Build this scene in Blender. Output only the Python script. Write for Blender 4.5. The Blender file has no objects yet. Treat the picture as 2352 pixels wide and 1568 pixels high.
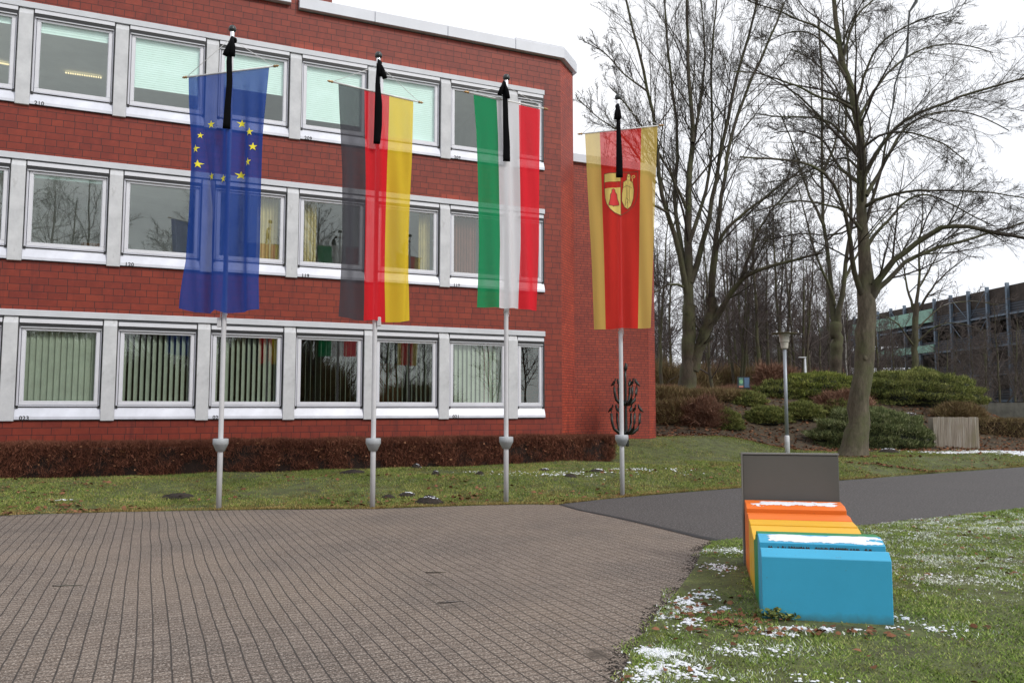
import bpy, bmesh, math, random
import numpy as np
from mathutils import Vector, Matrix, noise as mnoise

random.seed(7)
rng = np.random.default_rng(11)
R = math.radians
scene = bpy.context.scene
COL = scene.collection

# ------------------------------------------------------------------ camera geometry (used to survey real positions)
FPX, PITCH, EYE = 1894.0, math.atan(156 / 1894.0), 1.6
CP, SP = math.cos(PITCH), math.sin(PITCH)
def ray(x, y):
    a = (x - 1175.5) / FPX; b = (784 - y) / FPX
    return np.array([a, CP - b * SP, SP + b * CP])
def ground(x, y, z=0.0):
    r = ray(x, y); t = (z - EYE) / r[2]
    return np.array([r[0] * t, r[1] * t, z])
def at(x, y, Y):
    r = ray(x, y); t = Y / r[1]
    return np.array([r[0] * t, Y, EYE + r[2] * t])
P0 = np.array([-8.79567, 18.06095]); FANG = R(23.7232)
FE = np.array([math.cos(FANG), math.sin(FANG)]); FN = np.array([FE[1], -FE[0]])
def fworld(s, v, z=0.0):
    p = P0 + FE * s + FN * v
    return np.array([p[0], p[1], z])

# ------------------------------------------------------------------ object helpers
def tag(o, label=None, cat=None, group=None, kind=None):
    if label: o['label'] = label
    if cat: o['category'] = cat
    if group: o['group'] = group
    if kind: o['kind'] = kind
    return o
def empty(name, loc=(0, 0, 0), rz=0.0):
    o = bpy.data.objects.new(name, None); COL.objects.link(o)
    o.location = loc; o.rotation_euler = (0, 0, rz); o.empty_display_size = .2
    return o
def link(name, me, mats=None, parent=None, loc=None, rz=None):
    if mats is not None:
        if not isinstance(mats, (list, tuple)): mats = [mats]
        if not len(me.materials):
            for m in mats: me.materials.append(m)
    o = bpy.data.objects.new(name, me); COL.objects.link(o)
    if parent: o.parent = parent
    if loc is not None: o.location = loc
    if rz is not None: o.rotation_euler = (0, 0, rz)
    return o
def np_mesh(name, V, F, smooth=False, mat_index=None):
    """V (n,3), F (m,k) with constant k"""
    V = np.ascontiguousarray(V, dtype=np.float32); F = np.ascontiguousarray(F, dtype=np.int32)
    me = bpy.data.meshes.new(name)
    m, k = F.shape
    me.vertices.add(len(V)); me.vertices.foreach_set('co', V.ravel())
    me.loops.add(m * k); me.loops.foreach_set('vertex_index', F.ravel())
    me.polygons.add(m)
    me.polygons.foreach_set('loop_start', np.arange(0, m * k, k, dtype=np.int32))
    me.polygons.foreach_set('loop_total', np.full(m, k, dtype=np.int32))
    me.polygons.foreach_set('use_smooth', np.full(m, smooth, dtype=bool))
    if mat_index is not None: me.polygons.foreach_set('material_index', np.asarray(mat_index, dtype=np.int32))
    me.update(calc_edges=True); me.validate()
    return me

class MB:
    def __init__(self): self.bm = bmesh.new()
    def box(self, x0, x1, y0, y1, z0, z1, mi=0):
        vs = [self.bm.verts.new(p) for p in ((x0,y0,z0),(x1,y0,z0),(x1,y1,z0),(x0,y1,z0),(x0,y0,z1),(x1,y0,z1),(x1,y1,z1),(x0,y1,z1))]
        for q in ((0,3,2,1),(4,5,6,7),(0,1,5,4),(1,2,6,5),(2,3,7,6),(3,0,4,7)):
            f = self.bm.faces.new([vs[i] for i in q]); f.material_index = mi
        return self
    def prism(self, pts, axis, a0, a1, mi=0):
        """pts: closed 2d outline; axis 'x' -> (y,z) outline extruded in x; 'y' -> (x,z); 'z' -> (x,y)"""
        def p3(p, a):
            return {'x': (a, p[0], p[1]), 'y': (p[0], a, p[1]), 'z': (p[0], p[1], a)}[axis]
        A = [self.bm.verts.new(p3(p, a0)) for p in pts]; B = [self.bm.verts.new(p3(p, a1)) for p in pts]
        n = len(pts)
        fs = [self.bm.faces.new(A), self.bm.faces.new(B[::-1])]
        for i in range(n): fs.append(self.bm.faces.new((A[i], B[i], B[(i+1) % n], A[(i+1) % n])))
        for f in fs: f.material_index = mi
        return self
    def lathe(self, prof, c=(0, 0, 0), n=24, mi=0, smooth=True):
        rings = []
        for r, z in prof:
            rings.append([self.bm.verts.new((c[0] + r*math.cos(2*math.pi*i/n), c[1] + r*math.sin(2*math.pi*i/n), c[2] + z)) for i in range(n)])
        for a, b in zip(rings, rings[1:]):
            for i in range(n):
                f = self.bm.faces.new((a[i], a[(i+1) % n], b[(i+1) % n], b[i])); f.smooth = smooth; f.material_index = mi
        for rg, rev in ((rings[0], True), (rings[-1], False)):
            f = self.bm.faces.new(rg[::-1] if rev else rg); f.material_index = mi
        return self
    def tube(self, pts, rad, n=8, flat=None, side=None, mi=0):
        """flat: per point (width, thickness) half sizes with side vector"""
        pts = [Vector(p) for p in pts]; rings = []
        for i, p in enumerate(pts):
            t = (pts[min(i+1, len(pts)-1)] - pts[max(i-1, 0)]).normalized()
            ref = Vector(side) if side is not None else (Vector((0, 0, 1)) if abs(t.z) < .9 else Vector((1, 0, 0)))
            a = (ref - t * ref.dot(t)).normalized(); b = t.cross(a)
            ra, rb = flat[i] if flat else ((rad[i],)*2 if isinstance(rad, (list, tuple)) else (rad, rad))
            rings.append([self.bm.verts.new(p + a*ra*math.cos(2*math.pi*k/n) + b*rb*math.sin(2*math.pi*k/n)) for k in range(n)])
        for A, B in zip(rings, rings[1:]):
            for i in range(n):
                f = self.bm.faces.new((A[i], A[(i+1) % n], B[(i+1) % n], B[i])); f.smooth = True; f.material_index = mi
        for rg, rev in ((rings[0], True), (rings[-1], False)):
            f = self.bm.faces.new(rg[::-1] if rev else rg); f.material_index = mi
        return self
    def mesh(self, name, bevel=0.0):
        bmesh.ops.recalc_face_normals(self.bm, faces=self.bm.faces)
        if bevel:
            bmesh.ops.bevel(self.bm, geom=[e for e in self.bm.edges if e.calc_face_angle(0) > .5], offset=bevel, segments=1, affect='EDGES')
        me = bpy.data.meshes.new(name); self.bm.to_mesh(me); self.bm.free()
        return me
    def build(self, name, mats, parent=None, loc=None, rz=None, bevel=0.0):
        return link(name, self.mesh(name, bevel), mats, parent, loc, rz)

# ------------------------------------------------------------------ material helpers
class NT:
    def __init__(self, name):
        self.m = bpy.data.materials.new(name); self.m.use_nodes = True
        self.t = self.m.node_tree; self.t.nodes.clear()
        self.out = self.n('ShaderNodeOutputMaterial')
        self.bsdf = self.n('ShaderNodeBsdfPrincipled')
        self.t.links.new(self.bsdf.outputs[0], self.out.inputs[0])
        self.tc = self.n('ShaderNodeTexCoord')
    def n(self, typ, **kw):
        nd = self.t.nodes.new(typ)
        for k, v in kw.items(): setattr(nd, k, v)
        return nd
    def l(self, a, b): self.t.links.new(a, b)
    def val(self, inp, v):
        if hasattr(v, 'is_output'): self.l(v, inp)
        else: inp.default_value = v
    def math(self, op, a, b=None, c=None, clamp=False):
        nd = self.n('ShaderNodeMath', operation=op); nd.use_clamp = clamp
        self.val(nd.inputs[0], a)
        if b is not None: self.val(nd.inputs[1], b)
        if c is not None: self.val(nd.inputs[2], c)
        return nd.outputs[0]
    def noise(self, scale, detail=4, rough=.6, vec=None, scl=None, dim='3D'):
        nd = self.n('ShaderNodeTexNoise'); nd.inputs['Scale'].default_value = scale
        nd.inputs['Detail'].default_value = detail; nd.inputs['Roughness'].default_value = rough
        v = vec if vec is not None else self.tc.outputs['Object']
        if scl:
            mp = self.n('ShaderNodeMapping'); mp.inputs['Scale'].default_value = scl; self.l(v, mp.inputs[0]); v = mp.outputs[0]
        self.l(v, nd.inputs['Vector']); return nd.outputs['Fac']
    def ramp(self, fac, stops, interp='LINEAR'):
        nd = self.n('ShaderNodeValToRGB'); nd.color_ramp.interpolation = interp
        el = nd.color_ramp.elements
        while len(el) < len(stops): el.new(.5)
        for e_, (p, c) in zip(el, stops):
            e_.position = p; e_.color = (c[0], c[1], c[2], 1) if not isinstance(c, (int, float)) else (c, c, c, 1)
        self.val(nd.inputs[0], fac); return nd.outputs[0]
    def mix(self, fac, a, b, mode='MIX'):
        nd = self.n('ShaderNodeMix', data_type='RGBA', blend_type=mode)
        self.val(nd.inputs[0], fac)
        for i, v in ((6, a), (7, b)):
            if hasattr(v, 'is_output'): self.l(v, nd.inputs[i])
            else: nd.inputs[i].default_value = (v[0], v[1], v[2], 1)
        return nd.outputs[2]
    def bump(self, h, strength=.3, dist=.01):
        nd = self.n('ShaderNodeBump'); nd.inputs['Strength'].default_value = strength; nd.inputs['Distance'].default_value = dist
        self.l(h, nd.inputs['Height']); self.l(nd.outputs[0], self.bsdf.inputs['Normal'])
    def fin(self, color, rough=.8, metal=0.0, spec=None):
        v = color
        if hasattr(v, 'is_output'): self.l(v, self.bsdf.inputs['Base Color'])
        else: self.bsdf.inputs['Base Color'].default_value = (v[0], v[1], v[2], 1)
        self.val(self.bsdf.inputs['Roughness'], rough); self.bsdf.inputs['Metallic'].default_value = metal
        if spec is not None: self.bsdf.inputs['Specular IOR Level'].default_value = spec
        return self.m

def simple(name, col, rough=.6, metal=0.0, var=.12, scale=6.0, bump=0.0, streak=False):
    t = NT(name)
    f = t.noise(scale, 5, .65, scl=(1, 1, .15) if streak else None)
    lo = tuple(c * (1 - var * 1.6) for c in col); hi = tuple(min(1, c * (1 + var)) for c in col)
    c = t.ramp(f, [(.3, lo), (.7, hi)])
    if bump: t.bump(t.noise(scale * 12, 3), bump, .005)
    return t.fin(c, rough, metal)

def brick_mat(name, bw, bh, flip=False, light=0):
    t = NT(name)
    sep = t.n('ShaderNodeSeparateXYZ'); t.l(t.tc.outputs['Object'], sep.inputs[0])
    u = sep.outputs[0]
    if flip: u = t.math('MULTIPLY', sep.outputs[1], 1.0)
    cmb = t.n('ShaderNodeCombineXYZ'); t.l(u, cmb.inputs[0]); t.l(sep.outputs[2], cmb.inputs[1])
    wob = t.n('ShaderNodeTexNoise'); wob.inputs['Scale'].default_value = 3; t.l(t.tc.outputs['Object'], wob.inputs[0])
    vm = t.n('ShaderNodeVectorMath', operation='MULTIPLY_ADD'); t.l(wob.outputs['Color'], vm.inputs[0])
    vm.inputs[1].default_value = (.012, .006, 0); t.l(cmb.outputs[0], vm.inputs[2])
    br = t.n('ShaderNodeTexBrick'); t.l(vm.outputs[0], br.inputs['Vector'])
    br.offset = .5; br.offset_frequency = 2; br.squash = .62; br.squash_frequency = 3
    br.inputs['Scale'].default_value = 1; br.inputs['Mortar Size'].default_value = .0062; br.inputs['Mortar Smooth'].default_value = .2
    br.inputs['Bias'].default_value = 0; br.inputs['Brick Width'].default_value = bw; br.inputs['Row Height'].default_value = bh
    br.inputs['Color1'].default_value = (0, 0, 0, 1); br.inputs['Color2'].default_value = (1, 1, 1, 1); br.inputs['Mortar'].default_value = (.5, .5, .5, 1)
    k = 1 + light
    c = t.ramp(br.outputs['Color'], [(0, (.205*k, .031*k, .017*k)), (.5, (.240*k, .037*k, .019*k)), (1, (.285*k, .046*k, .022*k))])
    big = t.noise(.8, 7, .68, scl=(1, 1, 1.3))
    c = t.mix(t.ramp(big, [(.35, 0), (.7, .55)]), c, (.14, .022, .02))
    blot = t.noise(5.5, 4, .6)
    c = t.mix(t.ramp(blot, [(.45, 0), (.72, .35)]), c, (.38, .055, .03))
    st = t.noise(2.2, 5, .7, scl=(1.6, 1.6, .12))          # water streaks
    c = t.mix(t.ramp(st, [(.56, 0), (.74, .75)]), c, (.10, .022, .02))
    gr = t.noise(60, 3, .7)
    c = t.mix(t.ramp(gr, [(.3, .0), (.8, .25)]), c, (.16, .03, .022))
    c = t.mix(br.outputs['Fac'], c, (.035, .018, .018))
    h = t.math('ADD', t.math('MULTIPLY', br.outputs['Fac'], -1.0), t.math('MULTIPLY', gr, .5))
    t.bump(h, .5, .006)
    return t.fin(c, .5, spec=.35)

M = {}
M['brick'] = brick_mat('wall brick', .36, .152)
M['brick_end'] = brick_mat('splayed corner brick', .24, .074, light=.95)  # brighter light on the splayed faces is put into this paler brick
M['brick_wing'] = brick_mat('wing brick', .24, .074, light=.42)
M['brick_pale'] = brick_mat('new brick course', .36, 3.0, light=.5)
def concrete():
    t = NT('precast concrete')
    f = t.noise(3, 6, .7); c = t.ramp(f, [(.3, (.50, .51, .53)), (.7, (.66, .67, .69))])
    s = t.noise(7, 5, .75, scl=(1, 1, .35)); c = t.mix(t.ramp(s, [(.6, 0), (.8, .55)]), c, (.24, .23, .22))
    t.bump(t.noise(90, 3), .25, .004); return t.fin(c, .8)
M['concrete'] = concrete()
M['band'] = simple('painted lintel', (.60, .62, .66), .55, var=.06, scale=2)
M['alu'] = simple('aluminium frame', (.66, .67, .74), .38, .0, .05, 2)
M['alu2'] = simple('aluminium sash', (.72, .73, .78), .4, .0, .04, 2)
M['slot'] = simple('black slot', (.02, .02, .022), .5, 0, .1)
M['slotgrey'] = simple('grey guide and lintel shadow', (.09, .095, .105), .5, 0, .1)
M['sill'] = simple('aluminium sill', (.70, .72, .80), .35, .0, .1, 1.5)
M['coping'] = simple('coping sheet metal', (.66, .68, .74), .4, .0, .06, .8)
M['ink'] = simple('number ink', (.04, .04, .045), .6)
M['blind'] = simple('mint sun blind', (.80, .99, .93), .6, 0, .05, 2)
M['lamella'] = simple('olive vertical lamella', (.39, .43, .345), .8, 0, .1, 3)
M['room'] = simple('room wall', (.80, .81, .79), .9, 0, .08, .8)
M['roomdark'] = simple('dim room wall', (.10, .09, .07), .9, 0, .2, .8)  # dimness of the ground floor rooms is put into this wall colour
M['wood'] = simple('office wood', (.30, .12, .03), .5, 0, .2, 3)
def glass():
    t = NT('window glass')
    fr = t.n('ShaderNodeLayerWeight'); fr.inputs[0].default_value = .5; fz_ = t.math('MULTIPLY', t.math('POWER', fr.outputs['Facing'], 4.0), .8)
    wv = t.noise(1.2, 2, .5); bp = t.n('ShaderNodeBump'); bp.inputs['Strength'].default_value = .03; bp.inputs['Distance'].default_value = .02; t.l(wv, bp.inputs['Height'])
    g = t.n('ShaderNodeBsdfGlossy'); g.inputs['Roughness'].default_value = .005; g.inputs['Color'].default_value = (.86, .92, .88, 1); t.l(bp.outputs[0], g.inputs['Normal'])
    tr = t.n('ShaderNodeBsdfTransparent'); tr.inputs['Color'].default_value = (.93, .99, .965, 1)
    mx = t.n('ShaderNodeMixShader'); t.l(t.math('ADD', fz_, .17, clamp=True), mx.inputs[0]); t.l(tr.outputs[0], mx.inputs[1]); t.l(g.outputs[0], mx.inputs[2])
    t.l(mx.outputs[0], t.out.inputs[0]); return t.m
M['glass'] = glass()
def emis(name, col, s):
    t = NT(name); e = t.n('ShaderNodeEmission'); e.inputs[0].default_value = (*col, 1); e.inputs[1].default_value = s; t.l(e.outputs[0], t.out.inputs[0]); return t.m
M['lampglow'] = emis('lit ceiling tube', (1, .80, .42), 1.5)

def paving():
    t = NT('concrete pavers')
    sep = t.n('ShaderNodeSeparateXYZ'); t.l(t.tc.outputs['Object'], sep.inputs[0])
    w1 = t.noise(.7, 1, .4); w2 = t.noise(1.1, 2, .5, scl=(1, 1.3, 1))
    w3 = t.noise(5, 2, .5)
    u = t.math('ADD', sep.outputs[0], t.math('MULTIPLY', t.math('SUBTRACT', w1, .5), .045))
    u = t.math('ADD', u, t.math('MULTIPLY', t.math('SUBTRACT', w3, .5), .011))
    v = t.math('ADD', sep.outputs[1], t.math('MULTIPLY', t.math('SUBTRACT', w2, .5), .10))
    v = t.math('ADD', v, t.math('MULTIPLY', t.math('SUBTRACT', w3, .5), -.016))
    U = t.math('DIVIDE', u, .108); V = t.math('DIVIDE', v, .082)
    fu = t.math('FRACT', U); iu = t.math('FLOOR', U)
    V = t.math('ADD', V, t.math('MULTIPLY', t.math('SINE', t.math('MULTIPLY', iu, 12.9)), .12))
    fv = t.math('FRACT', V)
    eu = t.math('ABSOLUTE', t.math('SUBTRACT', fu, .5)); ev = t.math('ABSOLUTE', t.math('SUBTRACT', fv, .5))
    ju = t.ramp(eu, [(.435, 0), (.465, 1)]); jv = t.ramp(ev, [(.375, 0), (.44, .62)])
    j = t.math('MAXIMUM', ju, jv)
    wn = t.n('ShaderNodeTexWhiteNoise', noise_dimensions='2D'); cb = t.n('ShaderNodeCombineXYZ'); t.l(iu, cb.inputs[0]); t.l(t.math('FLOOR', V), cb.inputs[1]); t.l(cb.outputs[0], wn.inputs[0])
    c = t.ramp(wn.outputs['Value'], [(0, (.115, .084, .064)), (.5, (.155, .117, .092)), (1, (.195, .152, .122))])
    big = t.noise(.35, 5, .6); c = t.mix(t.ramp(big, [(.4, 0), (.65, .6)]), c, (.23, .17, .122))
    big2 = t.noise(.8, 6, .65); c = t.mix(t.ramp(big2, [(.48, 0), (.66, .6)]), c, (.085, .066, .055))
    gr = t.n('ShaderNodeTexVoronoi'); gr.inputs['Scale'].default_value = 130; t.l(t.tc.outputs['Object'], gr.inputs[0])
    sp = t.noise(60, 3, .85)
    c = t.mix(t.ramp(sp, [(.36, .9), (.50, 0)]), c, (.045, .036, .03))
    c = t.mix(t.ramp(sp, [(.52, 0), (.62, .9)]), c, (.48, .42, .37))
    c = t.mix(t.math('MULTIPLY', j, .86), c, (.020, .016, .013))
    for (px, py, rr_, am) in ((1372, 1500, .42, .75), (1440, 1520, .25, .6), (1602, 1262, .30, .8), (990, 1342, .30, .45), (1030, 1392, .22, .4), (1500, 1400, .35, .35)):
        g_ = ground(px, py); l_ = ((g_[:2] - P0) @ FE, -((g_[:2] - P0) @ FN), 0)
        vd = t.n('ShaderNodeVectorMath', operation='DISTANCE'); t.l(t.tc.outputs['Object'], vd.inputs[0]); vd.inputs[1].default_value = l_
        dm = t.math('ADD', t.math('DIVIDE', vd.outputs['Value'], rr_), t.math('MULTIPLY', t.noise(6, 5, .7), 1.3)); c = t.mix(t.ramp(dm, [(.75, am), (1.0, 0)]), c, (.05, .038, .028))
    moss = t.noise(1.6, 5, .7); c = t.mix(t.math('MULTIPLY', t.ramp(moss, [(.62, 0), (.75, .6)]), ju), c, (.06, .05, .02))
    h = t.math('ADD', t.math('MULTIPLY', j, -1.0), t.math('MULTIPLY', sp, .6)); t.bump(h, .55, .006)
    return t.fin(c, .82)
M['paving'] = paving()
def asphalt():
    t = NT('old asphalt')
    sp = t.noise(32, 4, .9); c = t.ramp(sp, [(.36, (.016, .014, .014)), (.52, (.058, .052, .050)), (.66, (.24, .225, .22))])
    b = t.noise(.7, 6, .6); c = t.mix(t.ramp(b, [(.4, 0), (.75, .5)]), c, (.085, .076, .073))
    fr = t.noise(3.0, 6, .7); c = t.mix(t.ramp(fr, [(.62, 0), (.8, .35)]), c, (.32, .32, .34))
    t.bump(sp, .5, .008); return t.fin(c, .8)
M['asphalt'] = asphalt()
def soil(name, a, b, c3, sc=2.0):
    t = NT(name); f = t.noise(sc, 7, .7); c = t.ramp(f, [(.32, a), (.5, b), (.68, c3)])
    g = t.noise(45, 3, .7); c = t.mix(t.ramp(g, [(.35, .5), (.6, 0)]), c, (.02, .018, .012)); t.bump(g, .6, .02)
    return t.fin(c, .95)
M['lawn'] = soil('lawn soil', (.06, .05, .025), (.095, .115, .034), (.15, .17, .052), 4)
M['litter'] = soil('leaf litter', (.03, .024, .014), (.075, .052, .030), (.12, .085, .045), 3)
M['earth'] = soil('mole earth', (.018, .014, .011), (.03, .022, .018), (.05, .035, .028), 9)
M['far'] = soil('far ground', (.06, .07, .03), (.09, .1, .04), (.12, .13, .06), .4)
def island(name, stops, nscale=.8, rough=.85, trans=0.0, mix2=None):
    t = NT(name); g = t.n('ShaderNodeNewGeometry')
    f = t.math('ADD', t.math('MULTIPLY', g.outputs['Random Per Island'], .5), t.math('MULTIPLY', t.noise(nscale, 5, .65), .75))
    f = t.math('SUBTRACT', f, .12)
    c = t.ramp(f, stops)
    if mix2:
        c = t.mix(t.ramp(t.noise(mix2[0], 5, .7), [(mix2[1], 0), (mix2[2], mix2[3])]), c, mix2[4])
    return t.fin(c, rough, spec=.2)
M['grass'] = island('grass blades', [(.2, (.075, .13, .024)), (.42, (.165, .26, .045)), (.62, (.28, .37, .085)), (.85, (.50, .48, .20))], 1.1, mix2=(2.4, .54, .70, .6, (.17, .13, .05)))
M['grass_back'] = island('verge grass blades', [(.2, (.065, .11, .024)), (.42, (.155, .225, .045)), (.62, (.28, .31, .08)), (.85, (.50, .40, .17))], .9, mix2=(2.2, .50, .66, .8, (.15, .11, .045)))
M['dry'] = island('dry blades', [(.2, (.12, .075, .028)), (.5, (.27, .19, .07)), (.9, (.50, .38, .16))], 2)
M['frost'] = island('frosted blades', [(.2, (.55, .62, .50)), (.6, (.78, .82, .76)), (.9, (.92, .93, .95))], 2)
M['leaf'] = island('dry leaf', [(.1, (.06, .025, .012)), (.5, (.17, .075, .038)), (.8, (.27, .13, .07)), (.95, (.45, .24, .14))], 3)
M['hedge'] = island('hedge twigs', [(.15, (.06, .022, .014)), (.5, (.15, .052, .032)), (.85, (.30, .125, .075))], 1.3)
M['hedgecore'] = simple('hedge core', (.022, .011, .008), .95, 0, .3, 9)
M['needle'] = island('evergreen sprays', [(.15, (.045, .062, .02)), (.42, (.125, .155, .045)), (.65, (.28, .30, .09)), (.92, (.46, .43, .18))], 1.6)
M['needle_y'] = island('yellow green sprays', [(.15, (.05, .07, .018)), (.45, (.15, .19, .04)), (.7, (.33, .36, .09)), (.95, (.50, .44, .14))], 1.4)
M['needle_f'] = island('frosted evergreen sprays', [(.15, (.04, .06, .025)), (.42, (.11, .145, .055)), (.65, (.25, .28, .12)), (.92, (.52, .52, .33))], 1.6)
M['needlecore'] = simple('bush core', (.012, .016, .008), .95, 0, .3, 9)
M['scrub'] = island('scrub twigs', [(.15, (.06, .042, .026)), (.4, (.17, .11, .06)), (.6, (.20, .17, .07)), (.75, (.30, .20, .11)), (.92, (.20, .21, .08))], 1.2)
M['scrubred'] = island('reddish scrub twigs', [(.15, (.08, .045, .032)), (.5, (.22, .12, .08)), (.9, (.38, .22, .15))], 1.2)
def bark(name, a, b, moss, snow):
    t = NT(name); f = t.noise(9, 6, .75, scl=(1, 1, .3)); c = t.ramp(f, [(.3, a), (.7, b)])
    m = t.noise(1.1, 5, .6); c = t.mix(t.ramp(m, [(.42, 0), (.66, moss)]), c, (.085, .10, .035))
    if snow:
        g = t.n('ShaderNodeNewGeometry'); s = t.n('ShaderNodeSeparateXYZ'); t.l(g.outputs['Normal'], s.inputs[0])
        up = t.ramp(s.outputs[2], [(.72, 0), (.86, 1)]); ns = t.ramp(t.noise(1.3, 3, .5), [(.56, 0), (.62, 1)])
        c = t.mix(t.math('MULTIPLY', t.math('MULTIPLY', up, ns), snow), c, (.85, .87, .9))
    t.bump(t.noise(26, 5, .8, scl=(1, 1, .25)), .7, .03); return t.fin(c, .9)
M['bark'] = bark('linden bark', (.045, .036, .024), (.155, .13, .09), .85, .4)
M['bark2'] = bark('mossy bark', (.035, .027, .019), (.10, .078, .054), .75, .8)
M['twig'] = bark('twig bark', (.030, .022, .019), (.062, .047, .040), .35, .25)
M['twigred'] = bark('far twig bark', (.058, .043, .040), (.115, .088, .082), .12, 0)
M['limb'] = bark('limb bark', (.028, .022, .016), (.095, .078, .054), .7, .6)  # trunk bark darkened: the limbs' dark look against the sky is in the colour
M['birch'] = bark('birch bark', (.10, .09, .085), (.5, .48, .45), 0, 0)
M['snow'] = simple('snow', (.78, .80, .85), .7, 0, .04, 20, .5)
M['pole'] = simple('flagpole paint', (.58, .58, .60), .35, 0, .08, 2)
M['collar'] = simple('grey plastic collar', (.36, .38, .40), .5, 0, .06)
M['cap'] = simple('dark pole cap', (.03, .035, .035), .35)
M['chrome'] = simple('chrome clamp', (.75, .75, .76), .18, 1.0, .05)
M['rope'] = simple('white cord', (.75, .75, .75), .8)
M['bar'] = simple('white banner bar', (.78, .78, .78), .45)
M['brass'] = simple('bronze finial', (.40, .24, .10), .4, .4)
def ribbonm():
    t = NT('black crepe'); t.bump(t.noise(14, 3, .6, scl=(1, 1, .12)), .5, .02); return t.fin((.002, .002, .003), .85, spec=.12)
M['ribbon'] = ribbonm()
M['bronze'] = simple('dark bronze', (.035, .038, .034), .42, .5, .3, 8)
M['galv'] = simple('galvanised steel', (.36, .40, .45), .42, .3, .12, 4, 0, True)
M['galv2'] = simple('pale galvanised base', (.58, .60, .62), .5, .1, .12, 4)
M['lampglass'] = simple('milky lamp glass', (.50, .48, .42), .3, 0, .2, 10)
M['lampdisc'] = simple('weathered lamp hood', (.16, .14, .09), .6, 0, .3, 6)
def cloth(name, col, see, stripes=None, wash=.5):
    """stripes: list of (edge position across the cloth, colour)"""
    t = NT(name)
    if stripes:
        uv = t.n('ShaderNodeUVMap'); s = t.n('ShaderNodeSeparateXYZ'); t.l(uv.outputs[0], s.inputs[0])
        c = t.ramp(s.outputs[0], stripes, 'CONSTANT')
    else:
        c = t.ramp(t.noise(1, 2), [(0, col), (1, col)])
    weave = t.noise(240, 2, .5)
    cc = t.mix(t.ramp(weave, [(.3, .12), (.7, 0)]), c, (0, 0, 0))
    d = t.n('ShaderNodeBsdfDiffuse'); tl = t.n('ShaderNodeBsdfTranslucent'); tr = t.n('ShaderNodeBsdfTransparent')
    t.l(cc, d.inputs[0]); t.l(cc, tl.inputs[0])
    tc = t.mix(wash, c, (1, 1, 1)); t.l(tc, tr.inputs[0])
    m1 = t.n('ShaderNodeMixShader'); m1.inputs[0].default_value = .36; t.l(d.outputs[0], m1.inputs[1]); t.l(tl.outputs[0], m1.inputs[2])
    lw = t.n('ShaderNodeLayerWeight'); lw.inputs[0].default_value = .5
    f = t.math('MULTIPLY', t.math('SUBTRACT', 1.0, lw.outputs['Facing']), see * 1.15)
    m2 = t.n('ShaderNodeMixShader'); t.l(f, m2.inputs[0]); t.l(m1.outputs[0], m2.inputs[1]); t.l(tr.outputs[0], m2.inputs[2])
    t.l(m2.outputs[0], t.out.inputs[0]); return t.m
M['eu'] = cloth('blue flag cloth', (.035, .105, .47), .31, wash=.42)
M['de'] = cloth('black red gold cloth', None, .25, [(0, (.08, .08, .095)), (.335, (.86, .025, .04)), (.665, (.97, .70, .05))])
M['nrw'] = cloth('green white red cloth', None, .16, [(0, (.02, .33, .13)), (.335, (.86, .86, .90)), (.668, (.92, .035, .055))])
M['town'] = cloth('gold red gold cloth', None, .28, [(0, (.86, .63, .17)), (.205, (.88, .045, .035)), (.775, (.86, .63, .17))])
M['star'] = simple('star yellow', (.90, .80, .04), .7, 0, .02)
M['gold'] = simple('emblem yellow', (.78, .58, .15), .7, 0, .03)
M['embred'] = simple('emblem red', (.68, .03, .03), .7, 0, .03)
M['line'] = simple('emblem line', (.12, .07, .03), .7)

# ------------------------------------------------------------------ ground height
EDGE_PX = [(-600, 1190), (0, 1183), (230, 1176), (502, 1171), (855, 1168), (1162, 1158), (1280, 1158), (1429, 1142), (1700, 1120), (2000, 1098), (2351, 1072), (2600, 1054)]
EDGE = np.array([ground(*p)[:2] for p in EDGE_PX])
e_az = np.arctan2(EDGE[:, 0], EDGE[:, 1]); e_rho = np.hypot(EDGE[:, 0], EDGE[:, 1])
def sm(t):
    t = np.clip(t, 0, 1); return t * t * (3 - 2 * t)
def edge_rho(X, Y): return np.interp(np.arctan2(X, Y), e_az, e_rho)
def hgt(X, Y):
    X = np.asarray(X, float); Y = np.asarray(Y, float)
    d = np.hypot(X, Y) - edge_rho(X, Y)
    h = .012 + .26 * sm(d / 2.9) + .47 * sm((d - 5.8) / 3.5) * (1 - sm((X - 6.5) / 3))
    h = h + (1.6 + .47 * sm((X - 6.5) / 3)) * sm((Y - 27.3) / 6.7) * (1 - sm((X - 16.5) / 5.5))
    h = h + .018 * np.sin(X * 2.1 + Y) * np.sin(Y * 1.7) * sm(d)
    return h
def hz(x, y): return float(hgt(x, y))

# ground sheet
V = [(-400, -300, -.05), (400, -300, -.05), (400, 600, -.05), (-400, 600, -.05)]
g = link('ground', np_mesh('ground', V, [(0, 1, 2, 3)]), M['far']); tag(g, kind='structure')
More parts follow.
